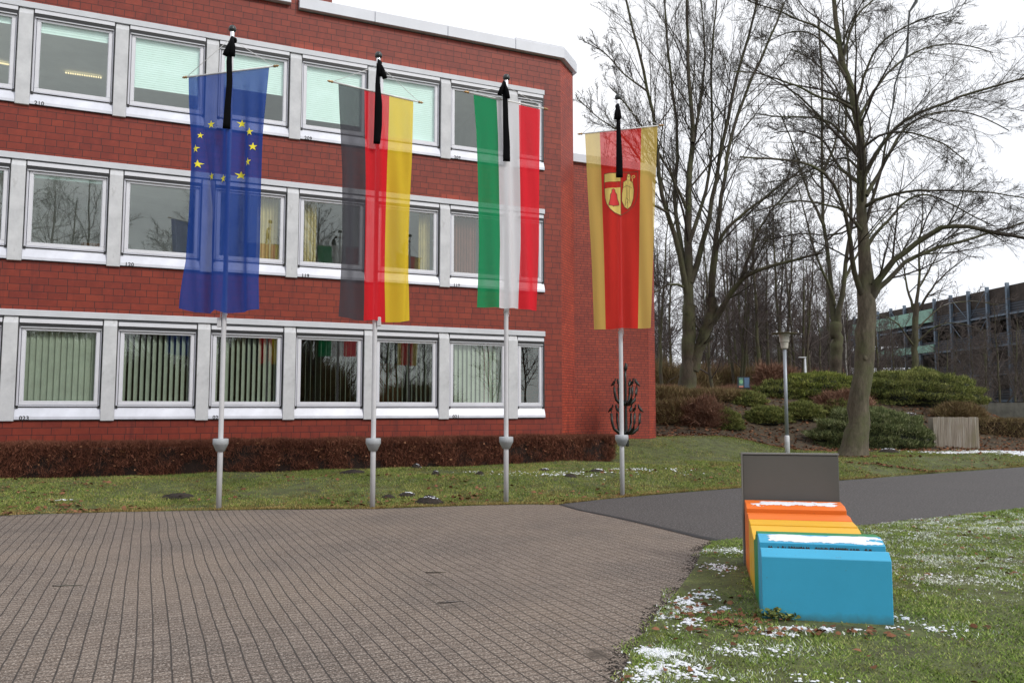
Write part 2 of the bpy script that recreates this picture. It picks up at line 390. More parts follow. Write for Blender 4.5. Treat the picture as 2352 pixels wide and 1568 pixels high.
# lawn behind the paving
nt = 260
azs = np.interp(np.linspace(0, 1, nt), np.linspace(0, 1, len(e_az)), e_az)
azs = np.sort(np.concatenate([azs, np.linspace(e_az[0], e_az[-1], 200)]))
rows = np.concatenate([np.linspace(0, 3, 16), np.linspace(3.3, 10, 22), np.linspace(10.5, 26, 40), np.array([30, 40, 60, 90, 140, 220])])
A, D_ = np.meshgrid(azs, rows); RH = np.interp(A, e_az, e_rho) + D_
X = np.sin(A) * RH; Y = np.cos(A) * RH; Z = hgt(X, Y); Z[0] = -.03
nr, nc = X.shape
idx = np.arange(nr * nc).reshape(nr, nc)
F = np.stack([idx[:-1, :-1], idx[:-1, 1:], idx[1:, 1:], idx[1:, :-1]], -1).reshape(-1, 4)
cy = (Y[:-1, :-1] + np.sin(X[:-1, :-1] * 1.3) * .5 + np.sin(X[:-1, :-1] * 3.1) * .2).ravel(); cx = X[:-1, :-1].ravel()
mi = ((cy > 26.4) & (cx < 20.5)).astype(int)
lb = link('lawn', np_mesh('lawn', np.stack([X, Y, Z], -1).reshape(-1, 3), F, True, mi), [M['lawn'], M['litter']]); tag(lb, kind='structure')

# paving (local frame of the facade so that rows run square to it)
def poly_sheet(name, pts, z, mat, local=True, kind='structure'):
    bm = bmesh.new()
    if local:
        P = [((p[0]-P0[0])*FE[0]+(p[1]-P0[1])*FE[1], -((p[0]-P0[0])*FN[0]+(p[1]-P0[1])*FN[1])) for p in pts]
    else: P = [(p[0], p[1]) for p in pts]
    vs = [bm.verts.new((p[0], p[1], z)) for p in P]
    es = [bm.edges.new((vs[i], vs[(i+1) % len(vs)])) for i in range(len(vs))]
    bmesh.ops.triangle_fill(bm, edges=es, use_beauty=True)
    bmesh.ops.recalc_face_normals(bm, faces=bm.faces)
    for f in bm.faces:
        if f.normal.z < 0: f.normal_flip()
    me = bpy.data.meshes.new(name); bm.to_mesh(me); bm.free()
    o = link(name, me, mat, None, (P0[0], P0[1], 0) if local else None, FANG if local else None)
    return tag(o, kind=kind)
# right border of the paving (towards the front lawn)
PB = [ground(*p)[:2] for p in [(1642, 1243), (1612, 1262), (1598, 1300), (1565, 1345), (1530, 1390), (1500, 1425), (1470, 1470), (1440, 1520), (1428, 1568)]]
PB = PB + [np.array([.52, 4.3]), np.array([.35, 3.0]), np.array([.2, 0.0]), np.array([0.3, -8])]
seam = [ground(*p)[:2] for p in [(1278, 1157), (1330, 1172), (1400, 1186), (1470, 1202), (1540, 1219), (1600, 1234), (1642, 1243)]]
pv = [EDGE[0] + np.array([-6, -2.0])] + [EDGE[i] for i in range(0, 6)] + seam + PB[1:] + [np.array([-16, -8])]
poly_sheet('paving', pv, 0.0, M['paving'])
# path of asphalt
path_low = [ground(*p)[:2] for p in [(1642, 1243), (1720, 1235), (2020, 1203), (2351, 1168)]]
dl = path_low[-1] - path_low[-2]; du = EDGE[-2] - EDGE[-3]
pa = [p - np.array([0, 0.0]) for p in seam] + path_low[1:] + [path_low[-1] + dl * 25, EDGE[-2] + du * 25] + [EDGE[i] for i in range(len(EDGE) - 2, 6, -1)]
poly_sheet('path', pa, .002, M['asphalt'], local=False)
# front lawn
fl = [path_low[0]] + PB[1:] + [np.array([30, -8]), path_low[-1] + dl * 9] + [path_low[-1]] + path_low[2:0:-1]
fl_poly = [np.array(p) for p in fl]
poly_sheet('front_lawn', fl, .010, M['lawn'], local=False)
# dark joint of tar between paving and path
tj = MB(); sp = [np.array([p[0], p[1], .006]) for p in seam]
for i in range(len(sp) - 1):
    a, b = sp[i], sp[i+1]; d = (b - a) / np.linalg.norm(b - a); nn = np.array([-d[1], d[0], 0]); w = .035 + .05 * i / len(sp)
    q = [a + nn*.0, b + nn*.0, b + nn * w * 2.0, a + nn * w * 1.9]
    tj.bm.faces.new([tj.bm.verts.new(p) for p in q])
o = tj.build('path_joint', simple('tar joint', (.022, .022, .024), .7)); tag(o, kind='structure')

def in_poly(X, Y, poly):
    inside = np.zeros(len(X), bool); n = len(poly); j = n - 1
    for i in range(n):
        xi, yi = poly[i]; xj, yj = poly[j]
        c = ((yi > Y) != (yj > Y)) & (X < (xj - xi) * (Y - yi) / (yj - yi + 1e-12) + xi)
        inside ^= c; j = i
    return inside

def blades(name, B, L, W, lean, mat, label, cat):
    n = len(B); az = rng.uniform(0, 2*np.pi, n); az2 = rng.uniform(0, 2*np.pi, n)
    s = np.stack([np.cos(az), np.sin(az), np.zeros(n)], 1) * W[:, None]
    tip = B + np.stack([np.cos(az2) * lean * L, np.sin(az2) * lean * L, L], 1)
    Vv = np.stack([B - s, B + s, tip], 1).reshape(-1, 3)
    o = link(name, np_mesh(name, Vv, np.arange(3 * n).reshape(-1, 3)), mat)
    return tag(o, label, cat, None, 'stuff')
def snoise(X, Y, sc, seed=0.0):
    return np.array([mnoise.noise(Vector((x * sc + seed, y * sc - seed, seed))) for x, y in zip(X, Y)])

# front lawn grass
N = 640000
yy = 4.2 + (rng.random(N) ** 1.25) * 13; xx = rng.uniform(.2, .68 * yy.max(), N)
keep = (xx < yy * .66 + .4); xx = xx[keep]; yy = yy[keep]
k = in_poly(xx, yy, fl_poly); xx = xx[k]; yy = yy[k]
BA = np.array([.217, .976]); BC = np.array([.9762, -.217]); BO = np.array([1.918, 6.46])
xx = xx - .05 + .13 * snoise(xx, yy, 3.1, 12.5) + rng.normal(size=len(xx)) * .018
lx = (xx - BO[0]) * BC[0] + (yy - BO[1]) * BC[1]; ly = (xx - BO[0]) * BA[0] + (yy - BO[1]) * BA[1]
k = ~((lx > -.0) & (lx < .94) & (ly > 0) & (ly < 2.4)); xx = xx[k]; yy = yy[k]; lx = lx[k]; ly = ly[k]
nz = snoise(xx, yy, 1.6, 3.3) + .6 * snoise(xx, yy, 6.0, 1.1)
bare = np.where((lx < 0.02) & (lx > -1.0) & (ly > .2) & (ly < 2.6), .55, 0) * (1 - np.abs(lx + .4))   # grass thinned left of the bench
bare = bare + np.where((np.abs(ly + .15) < .14) & (lx > .1) & (lx < 1.1), .5, 0)
k = rng.random(len(xx)) < np.clip(.92 + nz * .7 - bare * 1.9, .05, 1); xx = xx[k]; yy = yy[k]; nz = nz[k]
L = rng.uniform(.009, .024, len(xx)) * (1 + nz * .5); W = rng.uniform(.0016, .0034, len(xx)) * (1 + yy / 9)
LEAN = rng.uniform(.3, 1.6, len(xx))
fd = np.zeros(len(xx))
for (px, py, rx, ry, am) in [(2250, 1290, 1.1, .9, .6), (2130, 1225, .9, .6, .55), (2290, 1200, 1.6, 1.0, .7), (2180, 1330, .7, .5, .6), (2300, 1350, .6, .5, .4), (2120, 1440, .4, .2, .3), (1580, 1400, .3, .45, .6), (1520, 1520, .35, .35, .6), (1660, 1265, .4, .25, .5), (1730, 1490, .5, .2, .4), (1850, 1445, .5, .1, .5), (1600, 1545, .4, .15, .4), (2000, 1230, .5, .5, .4)]:
    c_ = ground(px, py, .02); fd = np.maximum(fd, am * np.exp(-((xx - c_[0]) / rx) ** 2 - ((yy - c_[1]) / ry) ** 2))
fm = rng.random(len(xx)) < 1.5 * fd * np.clip(.6 + 1.8 * snoise(xx, yy, 3.5, 8.8) + .8 * snoise(xx, yy, 11, 4.4), 0, 1)
for nm_, mk_, mt_, lb_ in (('grass', ~fm, 'grass', 'short winter grass of the front lawn around the coloured bench'), ('frosted_grass', fm, 'frost', 'blades of grass whitened by frost on the front lawn')):
    blades(nm_, np.stack([xx, yy, np.full(len(xx), .008)], 1)[mk_], L[mk_], W[mk_], LEAN[mk_], M[mt_], lb_, 'grass')
# verge grass
N = 430000
az = rng.uniform(e_az[1] - .03, e_az[-2] + .03, N); dd = (rng.random(N) ** 1.5) * 13
rh = np.interp(az, e_az, e_rho) - .03 + dd + snoise(az * 30, az * 0, 1.0) * .06; xx = np.sin(az) * rh; yy = np.cos(az) * rh
v_ = (xx - P0[0]) * FN[0] + (yy - P0[1]) * FN[1]; s_ = (xx - P0[0]) * FE[0] + (yy - P0[1]) * FE[1]
k = ~((v_ < 1.6) & (s_ < 11.9)) & ~((v_ < -.9) & (s_ < 15)) & (yy < 27.2)
xx = xx[k]; yy = yy[k]; dd = dd[k]
nz = snoise(xx, yy, .9, 5.3) + .6 * snoise(xx, yy, 4.0, 2.1)
k = rng.random(len(xx)) < np.clip(.85 + nz * 1.1, .08, 1); xx = xx[k]; yy = yy[k]; nz = nz[k]
zz = hgt(xx, yy)
L = rng.uniform(.015, .042, len(xx)) * (1 + nz * .4); W = rng.uniform(.004, .009, len(xx))
LN = rng.uniform(.2, 1.2, len(xx)); dk = rng.random(len(xx)) < .75 * np.exp(-((dd[k]) / .42) ** 2) + .25 * (snoise(xx, yy, 1.3, 6.6) > .25)
Pv = np.stack([xx, yy, zz - .004], 1)
blades('verge_grass', Pv[~dk], L[~dk], W[~dk], LN[~dk], M['grass_back'], 'patchy green and yellow grass between the paving and the hedge', 'grass')
blades('dry_grass', Pv[dk], L[dk] * .9, W[dk], LN[dk], M['dry'], 'dry straw coloured grass along the border of the paving and the path', 'grass')

# ------------------------------------------------------------------ snow, leaves
def blobs(name, C, S, mat, label, cat, flat=.35):
    n = len(C); ph = np.linspace(0, 2*np.pi, 6, endpoint=False)
    ring = np.stack([np.cos(ph), np.sin(ph), np.zeros(6)], 1)
    base = np.concatenate([ring, ring * .6 + np.array([0, 0, flat]), [[0, 0, flat * 1.25]]])
    a = rng.uniform(0, 6.28, n); ca, sa = np.cos(a), np.sin(a)
    v = base[None] * S[:, None, None] * rng.uniform(.6, 1.4, (n, 13, 1))
    x = v[..., 0] * ca[:, None] - v[..., 1] * sa[:, None]; y = v[..., 0] * sa[:, None] + v[..., 1] * ca[:, None]
    V = np.stack([x, y, v[..., 2]], -1) + C[:, None]
    tri = []
    for i in range(6):
        j = (i + 1) % 6; tri += [(i, j, 6+j), (i, 6+j, 6+i), (6+i, 6+j, 12)]
    F = (np.array(tri)[None] + (np.arange(n) * 13)[:, None, None]).reshape(-1, 3)
    o = link(name, np_mesh(name, V.reshape(-1, 3), F, True), mat)
    return tag(o, label, cat, None, 'stuff')
def patch(px, py, rx, ry, n, z=None):
    """snow clumps around the ground point under image point, radii in metres"""
    c = ground(px, py, .02 if z is None else z); a = rng.normal(size=(n, 2)) * .5
    return np.stack([c[0] + a[:, 0] * rx, c[1] + a[:, 1] * ry], 1)
S_ = []
for (px, py, rx, ry, n) in [(1585, 1385, .12, .28, 330), (1560, 1420, .16, .18, 420), (1620, 1365, .10, .22, 130), (1640, 1395, .12, .12, 90), (1520, 1500, .12, .16, 260), (1500, 1540, .16, .18, 300), (1555, 1520, .14, .12, 150),
                            (1480, 1490, .06, .1, 60), (1820, 1440, .30, .05, 220), (1900, 1444, .22, .04, 200), (2080, 1420, .07, .16, 260), (1790, 1455, .12, .06, 90), (1720, 1490, .3, .15, 120), (1590, 1540, .2, .15, 90),
                            (1650, 1300, .2, .25, 90), (1670, 1262, .3, .2, 100), (2250, 1300, 1.0, .9, 300), (2150, 1230, .8, .7, 230), (2280, 1200, 1.4, .9, 260), (2180, 1330, .6, .4, 200), (2300, 1350, .5, .5, 140), (2120, 1440, .3, .15, 60), (1760, 1560, .5, .2, 60)]:
    n = int(n * 2.3) if px < 1700 or py > 1400 else n // 5; S_.append(patch(px, py, rx, ry, n))
S_ = np.concatenate(S_); k = in_poly(S_[:, 0], S_[:, 1], fl_poly) & (snoise(S_[:, 0], S_[:, 1], 9, 7.7) + .7 * snoise(S_[:, 0], S_[:, 1], 26, 2.7) + rng.normal(size=len(S_)) * .12 > .02); S_ = S_[k]
lx = (S_[:, 0] - BO[0]) * BC[0] + (S_[:, 1] - BO[1]) * BC[1]; ly = (S_[:, 0] - BO[0]) * BA[0] + (S_[:, 1] - BO[1]) * BA[1]
k = ~((lx > -.0) & (lx < .94) & (ly > 0) & (ly < 2.4)); S_ = S_[k]
blobs('snow_patches', np.concatenate([S_, rng.uniform(.008, .020, (len(S_), 1))], 1), rng.uniform(.002, .0125, len(S_)) * (1 + .04 * S_[:, 1]), M['snow'], 'thin remains of snow lying in the grass of the front lawn', 'snow')
S2 = []
for (px, py, rx, ry, n) in [(1480, 1078, 1.0, .4, 260), (1250, 1090, 1.3, .3, 160), (1330, 1085, 1.0, .3, 140), (1180, 1085, 1.0, .3, 60), (150, 1157, .2, .06, 40), (2290, 1038, 1.7, .8, 8000), (2215, 1040, .8, .4, 1200), (1960, 1010, 2.5, .5, 120), (1810, 990, 2.0, .8, 160), (2100, 1030, 1.0, .2, 160)]:
    q = patch(px, py, rx, ry, n, .27 if py < 1100 else .04); S2.append(q)
S2 = np.concatenate(S2); S2 = S2[(snoise(S2[:, 0], S2[:, 1], 3, 7.7) + .6 * snoise(S2[:, 0], S2[:, 1], 9, 2.7) + rng.normal(size=len(S2)) * .1 > -.08)]; z2 = hgt(S2[:, 0], S2[:, 1])
blobs('snow_on_verge', np.concatenate([S2, z2[:, None] + .006], 1), rng.uniform(.006, .024, len(S2)) * (.3 + S2[:, 1] / 22), M['snow'], 'thin patches of snow on the back lawn and beside the ribbed box', 'snow')

def leaves(name, C, S, mat, label=None, cat=None, parent=None, kind='stuff', tilt=.5):
    n = len(C); out = np.array([(-.5, 0, 0), (-.2, .32, .12), (.2, .3, .1), (.55, 0, .0), (.15, -.32, .14), (-.25, -.28, .1)])
    a = rng.uniform(0, 6.28, n); b = rng.normal(size=n) * tilt
    v = out[None] * S[:, None, None] * rng.uniform(.75, 1.25, (n, 6, 1))
    y1 = v[..., 1] * np.cos(b)[:, None] - v[..., 2] * np.sin(b)[:, None]; z1 = v[..., 1] * np.sin(b)[:, None] + v[..., 2] * np.cos(b)[:, None]
    x = v[..., 0] * np.cos(a)[:, None] - y1 * np.sin(a)[:, None]; y = v[..., 0] * np.sin(a)[:, None] + y1 * np.cos(a)[:, None]
    V = np.stack([x, y, z1], -1) + C[:, None]
    F = (np.array([(0, 1, 5), (1, 2, 5), (2, 4, 5), (2, 3, 4)])[None] + (np.arange(n) * 6)[:, None, None]).reshape(-1, 3)
    o = link(name, np_mesh(name, V.reshape(-1, 3), F), mat, parent)
    if label: tag(o, label, cat, None, kind)
    return o
n = 1500
yy = rng.uniform(4.3, 13, n); xx = rng.uniform(.5, 8, n); nzv = snoise(xx, yy, .8, 9.1)
k = in_poly(xx, yy, fl_poly) & (rng.random(n) < .55 + nzv * 1.6); xx = xx[k]; yy = yy[k]
ex = patch(1660, 1420, .5, .6, 150); xx = np.concatenate([xx, ex[:, 0]]); yy = np.concatenate([yy, ex[:, 1]])
ex = patch(1900, 1452, .6, .12, 60); xx = np.concatenate([xx, ex[:, 0]]); yy = np.concatenate([yy, ex[:, 1]])
k = in_poly(xx, yy, fl_poly); xx = xx[k]; yy = yy[k]
lx = (xx - BO[0]) * BC[0] + (yy - BO[1]) * BC[1]; ly = (xx - BO[0]) * BA[0] + (yy - BO[1]) * BA[1]
k = ~((lx > -.04) & (lx < .97) & (ly > -.04) & (ly < 2.4)); xx = xx[k]; yy = yy[k]
leaves('fallen_leaves', np.stack([xx, yy, np.full(len(xx), .028)], 1), rng.uniform(.02, .065, len(xx)), M['leaf'], 'brown fallen leaves scattered over the front lawn', 'leaves')
az = rng.uniform(e_az[1], e_az[-2], 1500); dd = rng.random(1500) ** 1.2 * 3.2; rh = np.interp(az, e_az, e_rho) + dd
xx = np.sin(az) * rh; yy = np.cos(az) * rh; k = (snoise(xx, yy, .7, 2.2) + rng.random(1500) * .5 > .22)
ex = []
for px, py, n in [(120, 1112, 30), (150, 1155, 20), (190, 1163, 12), (10, 1168, 10), (2060, 1060, 160), (2000, 1050, 120), (2160, 1030, 160)]: ex.append(patch(px, py, .35 if px < 1000 else 1.3, .12, n, .1 if px < 1000 else .27))
ex = np.concatenate(ex); xx = np.concatenate([xx[k], ex[:, 0]]); yy = np.concatenate([yy[k], ex[:, 1]])
leaves('leaves_on_verge', np.stack([xx, yy, hgt(xx, yy) + .03], 1), rng.uniform(.03, .10, len(xx)), M['leaf'], 'dry leaves lying on the grass strip in front of the hedge', 'leaves')
n = 9000
xx = rng.uniform(1, 21, n); yy = 26.2 + rng.random(n) * 8; zz = hgt(xx, yy)
leaves('leaf_litter', np.stack([xx, yy, zz + .03], 1), rng.uniform(.06, .13, n), M['leaf'], 'reddish leaf litter on the planted bank under the evergreens', 'leaves')
pbl = np.array([p for p in PB[:10]]); tt_ = rng.random(2600) * (len(pbl) - 1); ii_ = tt_.astype(int); ff_ = (tt_ - ii_)[:, None]
cr_ = pbl[ii_] * (1 - ff_) + pbl[ii_ + 1] * ff_ + np.stack([-np.abs(rng.normal(size=2600)) * .07 + .03, rng.normal(size=2600) * .05], 1)
cr_ = cr_[snoise(cr_[:, 0], cr_[:, 1], 2.5, 3.9) + rng.random(len(cr_)) * .5 > .15]
blobs('soil_crumbs', np.concatenate([cr_, np.full((len(cr_), 1), .001)], 1), rng.uniform(.003, .011, len(cr_)), M['earth'], 'dark soil crumbs and grit along the edge where the paving meets the front lawn', 'soil')
# twigs on paving
def twig_thing(px, py, ln, ang, label):
    c = ground(px, py); d = np.array([math.cos(ang), math.sin(ang), 0]); m = MB()
    pts = [c + d * ln * t + np.array([0, math.sin(t * 5) * .01, .006]) for t in (-.5, -.2, .15, .5)]
    m.tube(pts, [.004, .005, .004, .002], 5); m.tube([pts[1], pts[1] + d * ln * .2 + np.array([-.02, .05, .006])], [.003, .001], 4)
    return tag(m.build('fallen_twig', M['twig']), label, 'twig', 'twigs dropped on the paving')
twig_thing(155, 1345, .26, .05, 'dark fallen twig lying across the rows at the left of the paving')
twig_thing(1000, 1315, .20, -.1, 'short fallen twig in the middle of the paving')
twig_thing(1035, 1383, .22, .2, 'bent fallen twig on the paving nearer the camera')
# mole hills
for px, py, w, zt, sn, lab in [(985, 1131, .46, .13, 1, 'largest dark molehill dusted with snow, between the second and third flagpoles'), (936, 1143, .34, .07, 1, 'low molehill with a snowy top at the paving edge'),
                               (892, 1146, .26, .06, 0, 'small bare molehill just right of the second flagpole'), (955, 1098, .25, .1, 1, 'snow capped molehill close to the hedge, left of a pair'),
                               (1000, 1098, .2, .1, 1, 'snow capped molehill close to the hedge, right of a pair'), (1102, 1098, .24, .07, 0, 'flat dark molehill left of the third flagpole'),
                               (1250, 1088, .3, .06, 1, 'snowy molehill right of the third flagpole'), (1308, 1100, .3, .06, 0, 'flat dark molehill between the third and fourth flagpoles'),
                               (1371, 1090, .38, .06, 1, 'snowy molehill just left of the fourth flagpole'), (810, 1112, .6, .07, 0, 'wide flat molehill left of the second flagpole'), (410, 1147, .6, .06, 0, 'flat bare molehill left of the first flagpole'),
                               (2040, 1044, .7, .13, 1, 'rough molehill flecked with snow, right of the big tree'), (1868, 1028, .45, .13, 1, 'snow covered molehill near the lamp post, nearest to it'),
                               (1893, 1024, .5, .14, 1, 'snow covered molehill in the middle of the row left of the big tree'), (1918, 1028, .45, .13, 1, 'snow covered molehill closest to the big tree trunk'),
                               (2090, 1027, .7, .12, 1, 'long snow covered molehill in front of the evergreen bush')]:
    c = ground(px, py, .05 if px < 960 else .2); c[2] = hz(c[0], c[1])
    root = empty('molehill', c); tag(root, lab, 'molehill', 'molehills on the back lawn')
    def mound(rad, h, rings=7, seg=18, zoff=0, seed=0.0, cover=1.0):
        m = MB(); rr = []
        for i in range(rings + 1):
            f = i / rings; r = rad * cover * (1 - f) + .001; zz = h * (1 - (1 - f) ** 2 * 1.0) if cover == 1 else h * (1 - (r / rad) ** 2)
            rr.append([m.bm.verts.new((r * math.cos(6.283*j/seg) * (1 + .35*mnoise.noise(Vector((j*.9, seed, 0)))) , r * math.sin(6.283*j/seg) * .7, zz + zoff + h*.28*mnoise.noise(Vector((j*1.7, i*1.3, seed))) - (.02 if i == 0 and cover == 1 else 0))) for j in range(seg)])
        for a, b in zip(rr, rr[1:]):
            for j in range(seg):
                f = m.bm.faces.new((a[j], a[(j+1) % seg], b[(j+1) % seg], b[j])); f.smooth = cover != 1
        return m
    mound(w / 2, zt, seed=px * .1).build('earth', M['earth'], root)
    if sn:
        q = rng.normal(size=(34, 2)) * .15 * w * np.array([.8, .35]) + np.array([.06 * w, 0]); r_ = np.hypot(q[:, 0], q[:, 1] / .7) / (w / 2)
        zz = zt * (1 - np.clip(r_, 0, 1) ** 2) * .9
        b = blobs('snow_cap', np.stack([q[:, 0], q[:, 1], zz + .005], 1), rng.uniform(.012, .030, 34) * (w / .4), M['snow'], None, None, flat=.18)
        del b['kind']; b.parent = root

# ------------------------------------------------------------------ office building
bld = empty('office_building', (P0[0], P0[1], 0), FANG)
tag(bld, 'three storey red brick office building with rows of white framed windows', 'building')
SB = [1.39, 4.78, 8.17]; LT = [3.71, 7.08, 10.44]; ROOF = 11.40
PIL = [-3.84, -1.92, -.03, 1.90, 3.82, 5.75, 7.69, 9.62]; END = 10.57; PW = .135
X0, X1 = -7.0, 11.1
w = MB()
zs = [(-.3, SB[0]), (LT[0], SB[1]), (LT[1], SB[2]), (LT[2], ROOF)]
for i, (a, b) in enumerate(zs): w.box(X0, X1, 0, .35, a, b)
for a, b in zip(SB, LT): w.box(END, X1, 0, .35, a, b); w.box(X0, PIL[0] - PW, 0.002, .35, a, b)
w.build('wall', M['brick'], bld)
# splayed corner
c0 = (X1, 0); c1 = (11.863, .703)
dv = np.array([c1[0] - c0[0], c1[1] - c0[1]]); L_ = np.hypot(*dv); ang = math.atan2(dv[1], dv[0])
m = MB(); m.box(0, L_, 0, .3, -.3, ROOF)
m.build('corner_wall', M['brick_end'], bld, (c0[0], c0[1], 0), ang)
m = MB(); m.box(11.4, 11.855, .72, 9, -.3, ROOF - .004); m.build('side_wall', M['brick_end'], bld)
# wing
m = MB(); m.box(11.87, 14.55, 1.0, 1.35, .0, 8.86); m.build('wing_wall', M['brick_wing'], bld)
m = MB(); m.box(0, .53, 0, .3, .0, 8.86); m.build('wing_corner_wall', M['brick_end'], bld, (14.55, 1.0, 0), R(36))
m = MB(); m.box(14.70, 14.96, 1.34, 8, .0, 8.855); m.build('wing_side_wall', M['brick_end'], bld)
m = MB(); m.prism([(11.87, .90), (14.60, .90), (15.10, 1.26), (15.10, 8), (11.87, 8)], 'z', 8.863, 9.10); m.build('wing_coping', M['coping'], bld)
# pale brick courses over the lintels
for (a, b, z) in ((3.70, END, LT[2]), (7.6, END + .02, LT[1]), (9.9, END, LT[1])):
    if a == 9.9: continue
    m = MB(); m.box(a, b, -.004, .05, z + .004, z + .115); m.build('brick_course', M['brick_pale'], bld)
# coping, segments with joints
joints = [3.86, 5.75, 7.71, 9.67]
for i, a in enumerate(joints):
    b = joints[i+1] - .012 if i < 3 else None
    m = MB()
    if b: m.prism([(-.13, 11.42), (-.13, 11.70), (.0, 11.76), (.45, 11.76), (.45, 11.42)], 'x', a, b)
    else:
        m.prism([(a, -.13), (11.16, -.13), (11.97, .64), (11.97, 9), (a, 9)], 'z', 11.42, 11.70); m.prism([(a, -.11), (11.15, -.11), (11.95, .65), (11.95, 9), (a, 9)], 'z', 11.702, 11.76)
    m.build('coping', M['coping'], bld, bevel=.006)
m = MB(); m.box(X0, 3.66, -.13, .5, 11.50, 11.86); m.build('coping', M['coping'], bld, bevel=.01)
m = MB(); m.box(X0, 3.70, .02, .5, ROOF + .002, 11.498); m.box(3.67, 3.85, .002, .5, 11.402, 11.86); m.build('parapet', M['brick'], bld)
m = MB(); m.box(4.35, 5.1, 2.2, 2.9, 11.5, 13.3); m.build('chimney', M['brick'], bld)
m = MB(); m.box(4.95, 7.7, 3.2, 6.5, 11.5, 12.95); m.build('roof_box', M['coping'], bld, bevel=.01)
m = MB(); m.box(X0, 11.35, .46, 9, 11.2, 11.38); m.build('roof', M['coping'], bld)
# interior
for i in range(3):
    m = MB()
    lo = SB[i] - .30; hi = LT[i] + .02
    m.box(X0, 11.1, .36, 6.2, lo - .16, lo)           # floor
    m.box(X0, 11.1, .36, 6.2, hi + .1, hi + .2)        # ceiling
    m.box(X0, 11.1, 6.0, 6.2, lo, hi + .1)
    for p in ((1.90, 5.75, 9.62) if i else (-.03, 3.82, 7.69)): m.box(p - .05, p + .05, .30, 6.0, lo, hi + .1)
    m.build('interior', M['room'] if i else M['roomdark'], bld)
def to_local(px, py, z):
    g_ = ground(px, py, z); return float((g_[:2] - P0) @ FE), -float((g_[:2] - P0) @ FN)
for (pa_, pb_) in (((150, 168), (235, 180)), ((-20, 142), (22, 150))):
    (u0, v0), (u1, v1) = to_local(*pa_, LT[2] + .05), to_local(*pb_, LT[2] + .05)
    m = MB()
    for k_ in range(16):
        f_ = k_ / 16; x_ = u0 + (u1 - u0) * f_; y_ = v0 + (v1 - v0) * f_; dx_ = (u1 - u0) / 16 * .55; m.box(x_, x_ + dx_, y_, y_ + .05, LT[2] + .05, LT[2] + .08)
    m.build('ceiling_lamp', M['lampglow'], bld)
for bb in ((6.2, 7.3, 2.4, 2.9, SB[0] + .2, SB[0] + 1.5), (-.9, -.2, 3, 3.5, SB[1], SB[1] + 1.0), (4.0, 4.5, 1.6, 2.2, SB[1], SB[1] + 2.0), (8.2, 8.5, 1.2, 1.6, SB[1] + .2, SB[1] + 1.9)):
    MB().box(*bb).build('cupboard', M['wood'], bld)

def pillar_mesh(zb, zt):
    m = MB()
    m.prism([(-.060, zb - .035), (-.060, zt - .29), (.02, zt - .137), (.30, zt - .137), (.30, zb - .035)], 'x', -PW, PW)
    return m.mesh('pillar', .008)
for i in range(3):
    pm = pillar_mesh(SB[i], LT[i])
    for p in PIL: link('pillar', pm, M['concrete'], bld, (p, 0, 0))
    m = MB(); m.prism([(-.035, LT[i] - .133), (-.035, LT[i] - .01), (-.02, LT[i]), (.3, LT[i]), (.3, LT[i] - .133)], 'x', PIL[0] - PW, END + .01)
    m.build('lintel', M['band'], bld)

def win_meshes(wd, wide=True):
    """window meshes for opening width wd, local x 0..wd, z 0 = sill bottom, height 2.185"""
    H = 2.185; d = {}
    m = MB()   # outer frame
    fw = .055
    for a, b in ((.006, fw), (wd - fw, wd - .006)): m.box(a, b, .03, .16, .27, H - .035)
    m.box(.006, wd - .006, .03, .16, .255, .30)
    d['window'] = m.mesh('window', .004)
    m = MB()   # sash
    a0, a1, z0, z1 = .066, wd - .066, .308, H - .245
    m.box(a0, a1, .045, .12, z0, z0 + .085); m.box(a0, a1, .045, .12, z1 - .055, z1)
    m.box(a0, a0 + .07, .045, .12, z0 + .087, z1 - .057); m.box(a1 - .07, a1, .045, .12, z0 + .087, z1 - .057)
    m.box(a0 + .07, a0 + .082, .06, .11, z0 + .087, z1 - .057); m.box(a1 - .082, a1 - .07, .06, .11, z0 + .087, z1 - .057)
    d['sash'] = m.mesh('sash', .005)
    m = MB(); m.bm.faces.new([m.bm.verts.new(p) for p in ((a0 + .072, .085, z0 + .08), (a1 - .072, .085, z0 + .08), (a1 - .072, .085, z1 - .05), (a0 + .072, .085, z1 - .05))])
    me = bpy.data.meshes.new('pane'); m.bm.to_mesh(me); m.bm.free(); d['pane'] = me
    m = MB()   # shutter box: pale strips, dark strips painted for slot and lintel shade
    m.box(.02, wd - .02, .035, .2, H - .245, H - .002, 1)
    m.box(.02, wd - .02, -.003, .033, H - .052, H - .004, 2)  # dark grey strip paints the shadow under the lintel
    m.box(.024, wd - .024, -.016, .033, H - .142, H - .056, 0)
    m.box(.03, wd - .03, -.004, .033, H - .196, H - .146, 1)  # solid black strip paints the darkness of the open slot
    m.box(.04, wd - .04, .004, .033, H - .222, H - .196, 2)
    m.box(.04, wd - .04, .000, .033, H - .242, H - .226, 0)
    m.box(.004, .019, -.004, .034, .27, H - .004, 1); m.box(wd - .030, wd - .004, -.004, .034, .27, H - .004, 1)  # black strips paint the shade in the gaps beside the frame
    d['shutter_box'] = m.mesh('shutter_box')
    m = MB()   # sill panel sloped
    m.prism([(.03, .262), (-.045, .06), (-.045, .0), (.1, .0), (.1, .262)], 'x', .004, wd - .004, 0)
    m.box(.018, .06, -.006, .03, .235, .292, 1); m.box(wd - .06, wd - .018, -.006, .03, .235, .292, 1); m.box(.06, wd - .06, .004, .03, .262, .276, 1); m.box(.004, wd - .004, -.046, .06, -.014, -.001, 1)
    d['sill'] = m.mesh('sill')
    return d
WM = {}
def get_wm(wd):
    k_ = round(wd, 2)
    if k_ not in WM: WM[k_] = win_meshes(k_)
    return WM[k_]
